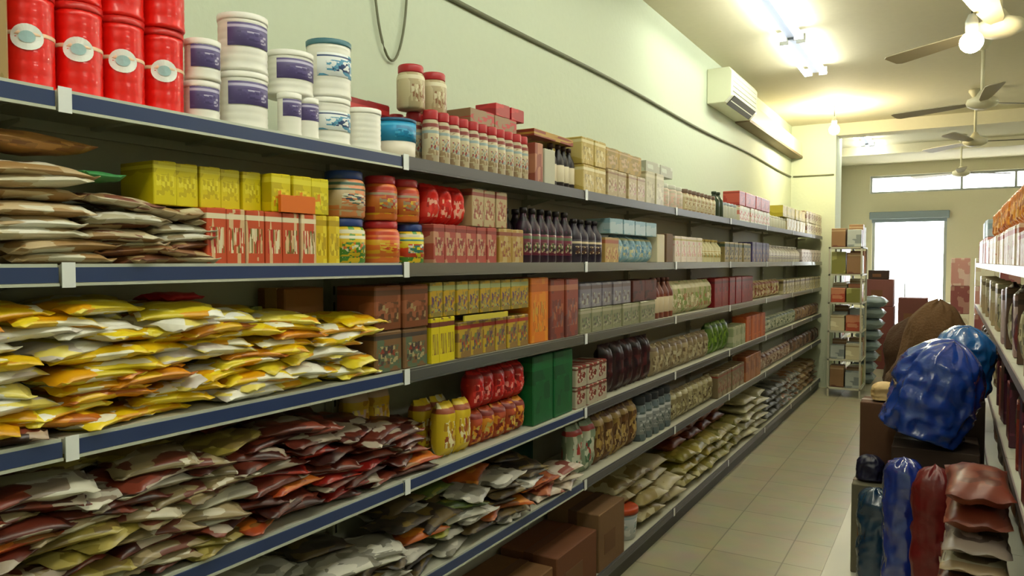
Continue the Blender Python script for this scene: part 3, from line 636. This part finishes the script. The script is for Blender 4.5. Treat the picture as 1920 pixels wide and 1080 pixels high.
# ---------------------------------------------------------------- wall fittings
wire = mat('6d6f55', .6)
thing(('wall_cable', 'cable', [(None, tube_me('cable', [(XW + .012, y, 2.885 + .01 * math.sin(y * 1.7)) for y in [1.2 + .3 * i for i in range(33)]], .011, wire))]), 'long grey-green cable run along the left wall above the shelves')
thing(('wall_cable', 'cable', [(None, tube_me('cable', [(x, YP - .012, 2.885) for x in (-1.9, -1.6, -1.38)], .01, wire))]), 'short horizontal cable across the face of the pier')
lp = [(XW + .015, 2.32 + .1 * math.cos(t) * (1 - .15 * math.sin(t)), 2.81 - .3 * math.sin(t)) for t in [math.pi * i / 20 for i in range(21)]]
lp = [(XW + .015, 2.22, 3.3)] + [(a_, b_, c_) for a_, b_, c_ in reversed(lp)] + [(XW + .015, 2.42, 3.3)]
thing(('wire_loop', 'wire', [(None, tube_me('wire', lp, .005, wire))]), 'thin wire hanging in a loop on the wall above the tins')
acw = mat('d9dcc0', .4); acd = mat('2c2c20', .6)
bm = bmesh.new(); prof = [(0, 0), (.16, 0), (.22, .06), (.225, .27), (.2, .31), (0, .31)]
Ya, Yb = 6.75, 7.75
f0 = [bm.verts.new((x, Ya, z)) for x, z in prof]; f1 = [bm.verts.new((x, Yb, z)) for x, z in prof]
bm.faces.new(f0); bm.faces.new(f1)
for i in range(6): bm.faces.new((f0[i], f0[(i + 1) % 6], f1[(i + 1) % 6], f1[i]))
acb = fin(bm, 'ac_body', acw, bev=.006)
bm = bmesh.new(); M = Matrix.Translation((.192, 0, .028)) @ Matrix.Rotation(R(45), 4, 'Y') @ Matrix.Identity(4)
add_box(bm, -.05, .05, Ya + .08, Yb - .08, -.003, .004, 0, Matrix.Translation((.193, 0, .029)) @ Matrix.Rotation(R(-45), 4, 'Y')); grille = fin(bm, 'outlet', acd)
bm = bmesh.new(); add_box(bm, -.004, .004, Ya + .09, Yb - .09, -.002, .012, 0, Matrix.Translation((.193, 0, .026)) @ Matrix.Rotation(R(-45), 4, 'Y')); louv = fin(bm, 'louvre', acw)
bm = bmesh.new()
for k in range(4): add_box(bm, .222, .2265, Ya + .05, Yb - .05, .1 + k * .045, .104 + k * .045)
slots = fin(bm, 'slots', mat('a8ab92', .5))
thing(('air_conditioner', 'air conditioner', [('casing', acb, []), ('air_outlet', grille, [('louvre', louv)]), ('front_slots', slots, [])]), 'white split air conditioner high on the left wall', None, (XW + .001, 0, 3.14))
bm = bmesh.new(); add_box(bm, XW + .001, XW + .14, 7.78, YP - .01, 3.16, 3.34); du = fin(bm, 'duct', acw, bev=.004)
thing(('pipe_trunking', 'trunking', [('trunking_body', du, []), ('lower_edge', box_me('edge', XW + .001, XW + .15, 7.78, YP - .01, 3.13, 3.158, mat('7a6a50', .6)), [], 'brown lower edge')]), 'pale boxed trunking running from the air conditioner to the pier')

# ---------------------------------------------------------------- ceiling lights
tubemat = emis('f2f5e6', TUBE_POWER); 
def twin_tube(y0, L, x, label, grp='ceiling tube lights'):
    root = link('tube_light', None, None, (x, y0, H), label=label, category='ceiling light', group=grp)
    link('batten', box_me('batten', -.035, .035, 0, L, -.07, -.001, mat('7d86a0', .5), bev=.004), root)
    for s in (-1, 1):
        t = link('tube', tube_me('tube', [(s * .085, .03, -.085), (s * .085, L - .03, -.085)], .017, tubemat, 10), root)
        for yy in (.012, L - .03): link('lamp_holder', box_me('lamp_holder', min(s * .03, s * .1), max(s * .03, s * .1), yy, yy + .018, -.102, -.03, mat('c8ccd0', .5)), root)
for y, lab in ((5.1, 'nearer twin tube light, bright, top centre right of the view'), (6.4, 'second twin tube light in line, just beyond the nearest one'),
               (11.35, 'twin tube light beyond the pier beam'), (12.7, 'farthest twin tube light near the shop front')):
    twin_tube(y, 1.24, -1.14, lab, None)
for y in (-1.5, 0.0, 1.5, 3.0): twin_tube(y, 1.24, -.4, 'added twin tube light overhead, fill light outside the view', 'added fill tube lights behind the view')  # unseen fill lamps, added to brighten the near shelves and room
for y in (.5, 4.2, 8.2, 12.0): twin_tube(y, 1.24, 2.6, 'added unseen twin tube light over the next aisle', 'added unseen tube lights over the next aisle')  # added out of view to lift the ceiling and far wall
def bulb(loc, drop, r, label, power):
    root = link('hanging_bulb', None, None, loc, label=label, category='light bulb')
    link('flex', tube_me('flex', [(0, 0, r * 2.6), (0, 0, drop)], .004, mat('5a5a50', .6)), root)
    link('socket', lathe_me('socket', [(0, r * .9), (r * .5, r * .9), (r * .55, r * 1.9), (r * .3, r * 2.6), (0, r * 2.6)], mat('8d8f88', .5), 12), root)
    pr = [(r * math.sin(math.pi * i / 12) + .0001, -r * math.cos(math.pi * i / 12)) for i in range(13)]
    link('bulb', lathe_me('bulb', pr, emis('fff1cc', power), 16), root)
bulb((.07, 4.6, 2.86), H - 2.86, .055, 'round bright bulb hanging in front of the nearest fan', BULB_POWER)
bulb((-1.24, 9.75, 3.3), H - 3.3, .06, 'glaring bulb hanging just before the pier', BULB_POWER * 3.0)
# ---------------------------------------------------------------- ceiling fans
fanw = mat('cfc7a8', .45); fand = mat('57503e', .5)
def fan(x, y, z, ang, label, n=3, Lb=.62):
    root = link('ceiling_fan', None, None, (x, y, z), (0, 0, R(ang)), label=label, category='ceiling fan')
    link('down_rod', tube_me('rod', [(0, 0, .05), (0, 0, H - z - .05)], .014, fanw), root)
    link('canopy', lathe_me('canopy', [(.0, H - z - .09), (.03, H - z - .09), (.07, H - z - .02), (.07, H - z - .001), (0, H - z - .001)], fanw), root)
    link('motor_housing', lathe_me('motor', [(0, -.05), (.06, -.05), (.11, -.025), (.12, .0), (.11, .03), (.05, .055), (.02, .1), (0, .1)], fanw), root)
    for k in range(n):
        a = 2 * math.pi * k / n
        bm = bmesh.new(); Mz = Matrix.Rotation(a, 4, 'Z')
        pts = [(.1, .025), (.2, .045), (.2 + Lb * .5, .062), (.1 + Lb, .068), (.13 + Lb, .05)]
        up = [bm.verts.new((x_, w_, .004 + w_ * .2)) for x_, w_ in pts] ; dn = [bm.verts.new((x_, -w_, .004 - w_ * .2)) for x_, w_ in pts]
        lo = [bm.verts.new((x_, w_, -.002 + w_ * .2)) for x_, w_ in pts] ; ld = [bm.verts.new((x_, -w_, -.002 - w_ * .2)) for x_, w_ in pts]
        for i in range(4):
            bm.faces.new((up[i], up[i + 1], dn[i + 1], dn[i])); bm.faces.new((lo[i], ld[i], ld[i + 1], lo[i + 1]))
            bm.faces.new((up[i], lo[i], lo[i + 1], up[i + 1])); bm.faces.new((dn[i], dn[i + 1], ld[i + 1], ld[i]))
        bm.faces.new((up[0], dn[0], ld[0], lo[0])); bm.faces.new((up[4], lo[4], ld[4], dn[4]))
        bmesh.ops.transform(bm, matrix=Mz, verts=bm.verts)
        link('blade', fin(bm, 'blade', fand if k == 0 else mat('a0967a', .5)), root)
fan(.21, 5.0, 3.02, 20, 'nearest ceiling fan, at the upper right corner')
fan(.2, 7.45, 3.05, 35, 'second nearest ceiling fan, on a long white rod')
fan(.2, 9.6, 3.02, 10, 'third ceiling fan down the aisle')
fan(.1, 12.9, 3.02, 30, 'farthest ceiling fan, before the high windows')

# ---------------------------------------------------------------- right side: low platform and shelving
wp = mat('c9c6b4', .45)
thing(('display_platform', 'platform', [('platform_top', box_me('top', -.54, .195, 2.5, 8.6, .11, .14, wp, bev=.003), []), ('kick_board', box_me('kick', -.53, .19, 2.52, 8.58, 0, .11, wp), [])]), 'long low white platform along the right side of the aisle')
RX = .42; RL = [1.70, 1.3, .9, .5]
rail_r = mat('9c8f8a', .35, .4)
def right_unit(y0, y1, label):
    root = link('shelving_unit', None, None, (RX, y0, 0), label=label, category='shelf', group='shelving units of the right run')
    Lx = y1 - y0; d0 = -.21
    link('back_panel', box_me('back', .34, .35, 0, Lx - .002, .0, 2.1, white_metal), root)
    link('upright', box_me('up', .31, .339, 0, .03, 0.0, 2.1, white_metal), root)
    for z in RL + [.14]:
        s = link('shelf', box_me('shelf', d0 + .006, .309, .002, Lx - .002, z - .02, z, white_metal), root)
        link('price_rail', box_me('rail', d0, d0 + .006, .004, Lx - .004, z - .035, z + .003, rail_r), s)
for i, (a_, b_) in enumerate(((2.4, 3.7), (3.7, 5.0), (5.0, 6.3), (6.3, 7.6), (7.6, 8.6))):
    right_unit(a_, b_, ['nearest right-hand shelving unit at the right edge', 'second right-hand shelving unit behind the blue sacks', 'third right-hand shelving unit beyond the blue sacks', 'fourth right-hand shelving unit behind the brown sacks', 'farthest right-hand shelving unit'][i])
def rrun(z, y0, y1, w, h, d, desc, make, tiers=1, xin=.012, dz=0, rr=.05):
    n = max(1, round((y1 - y0) / w)); ww = (y1 - y0) / n; proto = make(ww * .95, h, d); hh = proto_h(proto)
    for t in range(tiers):
        for i in range(n):
            lab = desc + ('' if n == 1 else ', ' + (ORD[i] + ' nearest')) + ('' if tiers == 1 else (', lower tier' if t == 0 else ', upper tier')) + ', right-hand shelves'
            thing(proto, lab.replace('first nearest', 'nearest'), desc + ' on the right-hand shelves' if n * tiers > 1 else None, (RX - .21 + xin + d / 2 + rnd.uniform(0, .01), y0 + ww * (i + .5), z + .001 + dz + t * (hh + .001)), (0, 0, math.pi + rnd.uniform(-rr, rr)))
orp = P('d0741a', 'e09430', 'a8561a', 'e8b060', scale=3, per=.4)
rrun(1.70, 2.5, 3.6, .1, .13, .14, 'pink and cream carton', bx(P('c8a890', 'd8c4b0', 'b06a5a', 'e0d4c0', scale=4, stretch=(1, 2, 1), per=.3)))
rrun(1.70, 2.5, 3.6, .14, .16, .14, 'orange packet on top', po(orp, 20), dz=.134)
rrun(1.70, 3.6, 5.2, .12, .17, .14, 'cream and rust carton', bx(P('d6bca0', 'e0d0b8', 'b0644a', 'c8b48a', scale=4, per=.3)), tiers=1)
rrun(1.70, 3.6, 6.4, .16, .2, .14, 'bright orange packet above', po(orp, 31), dz=.174)
rrun(1.70, 5.2, 6.6, .13, .17, .14, 'white and salmon carton', bx(P('e0d0b8', 'c8907a', 'e6dcc8', scale=4, per=.3)))
rrun(1.70, 6.6, 8.5, .15, .2, .14, 'rosy carton', bx(P('c88a80', 'd8b4a8', 'a8605a', 'e8d8cc', scale=4, per=.3)))
rrun(1.70, 6.7, 7.5, .2, .13, .14, 'pale blue carton on the rosy ones', bx(P('8aa4b0', 'a8bcc4', scale=3)), dz=.205)
def varied(z, y0, y1, w, h, d, descs, seed):
    """a run whose neighbours differ: descs = [(words, maker)]"""
    rg = random.Random(seed); y = y0; k = 0; cache = {}
    while y + w < y1:
        words, mk = descs[k % len(descs)]; f = (k * 7 % 5) / 5.0
        hh = h * (.72 + .28 * f); c = round((k // len(descs)))
        place_w = ['nearest', 'second', 'third', 'fourth', 'fifth', 'sixth', 'seventh', 'eighth'][min(c, 7)]
        key = k % len(descs)
        if key not in cache: cache[key] = mk(w * .93, hh, d)
        lev_w = {1.3: 'second level', .9: 'third level', .5: 'low level'}[z]
        thing(cache[key], '%s, %s of its kind, %s of right-hand shelves' % (words, place_w, lev_w), words + ' on the ' + lev_w, (RX - .21 + .012 + d / 2 + rg.uniform(0, .02), y + w / 2, z + .001), (0, 0, math.pi + rg.uniform(-.08, .08)))
        y += w; k += 1
mkp = lambda sd, *c: po(P(*c, scale=3, per=.4), sd)
varied(1.3, 2.5, 5.0, .125, .33, .12, [('dark purple packet', mkp(41, '3a2030', '5a3040', '6d2a2c')), ('pinkish grey carton', bx(P('a88a84', 'c8b0a8', '6a5450', scale=4))), ('dark maroon packet', mkp(42, '3a1418', '5a2024', '2a1014')), ('cream grey packet', mkp(43, 'b8aa84', 'd0c8a8', '7a7258')), ('brown carton', bx(P('5a4030', '7a5a40', '3a2a20', scale=4)))], 1)
varied(1.3, 5.0, 8.5, .15, .3, .12, [('white buff packet', mkp(44, 'c8bc98', 'd8d0b4', '8a6a54')), ('grey beige packet', mkp(45, '9a9478', 'b8b298', '5a5648')), ('light tan carton', bx(P('b09a78', 'd0c4a4', '7a6a50', scale=4)))], 2)
varied(.9, 2.5, 5.2, .14, .34, .13, [('dark red packet', mkp(46, '5a1418', '7a1c20', '3a1014')), ('olive green packet', mkp(47, '4a5a2a', '6d7a3a', '3a3a20')), ('plum carton', bx(P('4a1c2c', '6a3040', '2a1018', scale=4))), ('brick red carton', bx(P('7a2c1c', '9a4a34', '4a1c14', scale=4)))], 3)
varied(.9, 5.2, 8.5, .17, .3, .13, [('dull beige packet', mkp(48, '8a7a60', 'a89a7a', '5a4038')), ('dim brown packet', mkp(49, '5a4430', '7a6048', '3a2c20'))], 4)
varied(.5, 2.5, 6.2, .2, .33, .16, [('brown low packet', mkp(50, '6d4a30', '8a6a48', '4a2a20')), ('dark low packet', mkp(51, '3a3430', '5a5048', '2a2420'))], 5)

# ---- goods standing on the platform
def on(me, name, label, cat, loc, rot=(0, 0, 0), group=None): return link(name, me, None, loc, rot, label=label, category=cat, group=group)
def ridged(p): return 1 - 2 * abs(noise.noise(p))
def crumple_me(w, d, h, m, seed=0, n=72, k=44, amp=.09, taper=.0, neck=False, sh=.62):
    """stuffed plastic sack: drooping body, sharp folds, optional gathered neck"""
    bm = bmesh.new(); rings = []
    for j in range(k + 1):
        t = j / k
        rr = max(.02, min(1, t / .07) ** .5) * (max(.0, 1 - ((t - sh) / (1 - sh)) ** 2) ** .5 if t > sh else 1 - .1 * (1 - t / sh) * taper)
        if neck and t > .86: rr = max(.14, rr * .5)
        if t >= 1 and not neck: rr = .03
        ring = []
        for i in range(n):
            a = 2 * math.pi * i / n; c, s_ = math.cos(a), math.sin(a)
            q = Vector((c, s_, t * h / w * 1.6))
            f = rr * (1 + .16 * noise.noise(q * 1.2 + Vector((seed, 0, 0))) + amp * ridged(q * 2.3 + Vector((0, seed, 0))) + amp * .5 * ridged(Vector((c * 7, s_ * 7, t * 2.5 + seed))))
            c = math.copysign(abs(c) ** .8, c); s_ = math.copysign(abs(s_) ** .8, s_)
            ring.append(bm.verts.new((c * d / 2 * f, s_ * w / 2 * f, h * t + .02 * h * noise.noise(q * 3))))
        rings.append(ring)
    for v in rings[0]: v.co.z = 0
    for a, b in zip(rings, rings[1:]):
        for i in range(n): bm.faces.new((a[i], a[(i + 1) % n], b[(i + 1) % n], b[i]))
    bm.faces.new(rings[0]); bm.faces.new(rings[-1])
    return fin(bm, 'sack', m, smooth=True)
blueplastic = mat('123c9a', .2, 0, .7, bump=.5, bscale=22, vary=.1, coat=.7)
tealplastic = mat('0f589c', .25, 0, .7, bump=.5, bscale=20, vary=.1, coat=.6)
bluedeep = mat('16308a', .12, 0, .8, bump=.25, bscale=30, vary=.2, coat=1.0)
redplastic = mat('6a0f12', .35, 0, .6, bump=.4, bscale=20, vary=.15)
on(crumple_me(.155, .16, .70, bluedeep, 1, amp=.05, sh=.88), 'plastic_sack', 'tall shiny dark blue plastic-wrapped bundle standing at the lower right', 'bundle', (-.165, 3.74, .141))
on(crumple_me(.15, .16, .5, mat('123450', .25, 0, .7, bump=.4, bscale=20, coat=.5), 4, amp=.07, sh=.85), 'plastic_sack', 'low dark teal wrapped bundle at the platform edge', 'bundle', (-.285, 3.92, .141))
on(crumple_me(.15, .16, .74, redplastic, 2, amp=.06, sh=.85), 'plastic_sack', 'tall dark red wrapped bundle beside the shiny blue one', 'bundle', (-.04, 3.5, .141))
thing(k_carton(.36, .4, .7, mat('3a2a20', .8, vary=.1), mat('4a3a2a', .6)), 'tall dark carton behind the bundles, under the blue sacks', None, (-.05, 4.16, .141), (0, 0, R(-90)))
on(crumple_me(.36, .33, .5, blueplastic, 5, amp=.15, sh=.55), 'plastic_sack', 'big crumpled deep blue plastic sack on the dark carton', 'sack', (-.125, 4.1, .865), (0, R(17), 0))
thing(k_carton(.26, .3, .88, mat('3f3024', .8, vary=.1), mat('4a3a2a', .6)), 'narrow dark carton behind the big blue sack', None, (.03, 4.52, .141), (0, 0, R(-90)))
on(crumple_me(.26, .25, .36, tealplastic, 9, amp=.12), 'plastic_sack', 'lighter blue plastic sack peeping above the deep blue one', 'sack', (.035, 4.5, 1.03), (0, R(8), 0))
on(crumple_me(.11, .12, .1, mat('d0b078', .6, vary=.1), 3), 'cloth_bag', 'small cream bag on cartons left of the blue sack', 'bag', (-.29, 4.38, .985))
on(pillow(.12, .16, .05, P('5a8a6a', '7aa08a', scale=3), 3), 'packet', 'small green packet behind the small cream bag', 'packet', (-.17, 4.62, 1.08))
thing(k_carton(.2, .2, .84, mat('5a3a24', .85, vary=.1), mat('6d5030', .6)), 'tall slim brown carton under the small cream bag', None, (-.3, 4.4, .141), (0, 0, R(-90)))
on(crumple_me(.11, .12, .13, mat('1a1834', .4), 6), 'cloth_bag', 'small black bag at the edge of the platform', 'bag', (-.34, 4.2, .60))
thing(k_carton(.15, .2, .455, mat('6a6450', .85, vary=.1), mat('6d5030', .6)), 'dull grey-brown carton under the small black bag', None, (-.34, 4.2, .141), (0, 0, R(-90)))
# pile of flat packs at the lower right corner
zz = .141; rg = random.Random(5)
pk = [('b0a48a', 'c8bca0', '8a7050'), ('6a3a28', '8a5a40', '4a2a20'), ('c0b8a0', 'a89070', '7a6a58'), ('7a6a60', '9a8a80', '5a4a44'), ('8a4a34', 'a86a50', '6a3424'), ('b8a88a', '8a7a60', 'd0c4a8')]
names_ = ['beige', 'brown', 'pale', 'grey-brown', 'brick-brown', 'buff']
for k in range(12):
    T = .06 if k < 10 else .09
    c = pk[k % 6] if k < 10 else ('7d3a28', '94503c', '602a1e'); nm = names_[k % 6] if k < 10 else 'salmon-brown'
    lab = '%s flat packet, %s from the bottom of the pile by the dark red bundle' % (nm, ORD[k])
    on(pillow(.42, .2, T, P(*c, scale=2, per=.5), k, nx=11, ny=17), 'flat_packet', lab, 'packet', (.09 + rg.uniform(-.012, .006), 3.1 + rg.uniform(-.03, .03), zz + T / 2), (0, 0, rg.uniform(-.03, .03))); zz += T * 1.08
# brown sacks past the blue ones
jm = [mat(c, .9, bump=.8, bscale=60, vary=.2) for c in ('5a4026', '664a2c', '4c3420')]
on(crumple_me(.4, .4, 1.0, jm[0], 13, amp=.06, sh=.7), 'jute_sack', 'nearest brown jute sack, standing behind the blue sacks', 'sack', (-.2, 5.75, .141), (0, R(3), 0))
on(crumple_me(.5, .46, 1.29, jm[1], 17, amp=.06, sh=.6), 'jute_sack', 'tallest brown jute sack, behind the nearest one', 'sack', (-.14, 6.4, .141), (0, R(3), 0))
on(crumple_me(.5, .5, 1.12, jm[2], 19, amp=.06, sh=.7), 'jute_sack', 'dark brown jute sack behind the tallest one', 'sack', (-.22, 7.1, .141))
on(crumple_me(.4, .5, 1.0, mat('6d5230', .85, bump=.5, bscale=50, vary=.12), 21, amp=.05), 'jute_sack', 'tan sack at the far end of the platform', 'sack', (-.2, 7.8, .141))

# ---------------------------------------------------------------- far end: cartons, counter, goods beyond the pier
for i, (x, y, w, h, c, lab) in enumerate(((-.98, 13.4, .42, .5, '6a3430', 'dark red carton at the base of the far stack'), (-.98, 13.4, .42, .5, '74403a', 'dark red carton in the middle of the far stack'), (-.98, 13.4, .4, .42, '7a4a44', 'dusty red carton third up in the far stack'),
        (-.5, 13.2, .4, .55, '54302a', 'maroon carton at the base of the second far stack'), (-.5, 13.2, .4, .6, '683a34', 'maroon carton on top of the second far stack'))):
    z = [0.001, .505, 1.01, .001, .555][i]
    thing(k_carton(w, .4, h, mat(c, .8, vary=.1), mat('8a6a4a', .5)), lab, None, (x, y, z), (0, 0, R(-90)))
thing(k_carton(.3, .3, .14, mat('35241c', .8), mat('4a3424', .5)), 'small dark carton on the far red stack', None, (-1.0, 13.4, 1.435), (0, 0, R(-88)))
bgm = P('7a8a90', '9aa8ac', '5a6468', scale=3)
for i in range(8):
    on(pillow(.4, .34, .15, bgm, 50 + i), 'plastic_sack', 'grey-blue sack in the stack by the shelf end, %s up' % ['lowest', 'second', 'third', 'fourth', 'fifth', 'sixth', 'seventh', 'topmost'][i], 'sack', (-1.06 + .02 * i, 11.6, .08 + i * .153), group='grey-blue sacks by the shelf end')
rack = link('display_rack', None, None, (0, 0, 0), label='narrow goods rack beyond the pier at the far left', category='rack')
for x in (-1.85, -1.38):
    for y in (11.6, 13.2): link('post', box_me('post', x, x + .03, y, y + .03, 0, 2.1, dark_metal), rack)
for z in (.2, .6, 1.0, 1.4, 1.8): link('shelf', box_me('shelf', -1.85, -1.35, 11.64, 13.19, z - .02, z, white_metal), rack)
kinds = [(P('8a6a4a', '6d4434', 'a89070', scale=4), 'brown'), (P('c8c0a0', 'e0dcc0', '9a8a6a', scale=4), 'cream'), (P('9a9a5a', '7a7a3a', scale=4), 'olive'), (P('7a8488', 'a8b0b0', scale=4), 'grey'), (P('a84a34', 'c08060', scale=4), 'rust')]
for li, z in enumerate((.2, .6, 1.0, 1.4, 1.8)):
    for k in range(6):
        m, cw = kinds[(li * 2 + k) % 5]
        thing(k_box(.2, .22, .2 + .05 * ((k + li) % 3), m), '%s carton, %s nearest, %s level of the far rack' % (cw, ORD[k], ['lowest', 'second', 'middle', 'fourth', 'top'][li]), 'cartons on the far rack', (-1.5, 11.8 + k * .235, z + .001))
# far right rack edge against the window
for k in range(5):
    for t in range(4):
        m, cw = [(P('c8908a', 'd8b8b0', scale=3), 'rosy'), (P('d0c0a8', 'e0d8c4', scale=3), 'cream'), (P('8a4a4a', 'a87a70', scale=3), 'dull red')][(k + t) % 3]
        thing(k_box(.26, .3, .44, m), '%s carton, %s column, %s up, by the shop front' % (cw, ORD[k], ['lowest', 'second', 'third', 'topmost'][t]), 'cartons stacked by the shop front', (.13 + .33 * k, 13.9, .001 + t * .443), (0, 0, R(-90)))
# checkout counter near the door
ct = [('counter_body', box_me('body', -.75, .0, 14.6, 15.2, 0, .95, mat('8a8270', .6), bev=.01), []), ('counter_top', box_me('top', -.78, .03, 14.57, 15.23, .951, .99, mat('b8b09a', .4), bev=.005), [])]
thing(('checkout_counter', 'counter', ct), 'low pale counter standing before the bright doorway')

# end-of-run stand before the pier
stand = link('end_stand', None, None, (-1.49, 10.88, 0), label='goods stand at the end of the left run, before the pier', category='shelf')
for x_ in (0, .37):
    for y_ in (.0, .62): link('post', box_me('post', x_, x_ + .02, y_, y_ + .02, 0, 1.9, white_metal), stand)
LV = [.12, .48, .84, 1.2, 1.56, 1.9]
for z in LV: link('shelf', box_me('shelf', .0, .39, .0, .64, z - .02, z - .001, white_metal), stand)
stand.location = (-1.34, 10.2, 0)
rg = random.Random(77)
for li_, z in enumerate(LV):
    for k in range(3):
        for c_ in range(2):
            m, cw = kinds[(li_ * 3 + k * 2 + c_ * 3) % 5]
            hh = rg.uniform(.17, .3)
            lab = '%s carton, %s %s column, %s level of the end stand' % (cw, ['front', 'middle', 'rear'][k], ['left', 'right'][c_], ['lowest', 'second', 'third', 'fourth', 'fifth', 'top'][li_])
            thing(k_box(.17, .165, hh, m), lab, 'cartons on the end stand', (-1.34 + .11 + c_ * .178, 10.2 + .12 + k * .2, z + .001), (0, 0, rg.uniform(-.04, .04)))
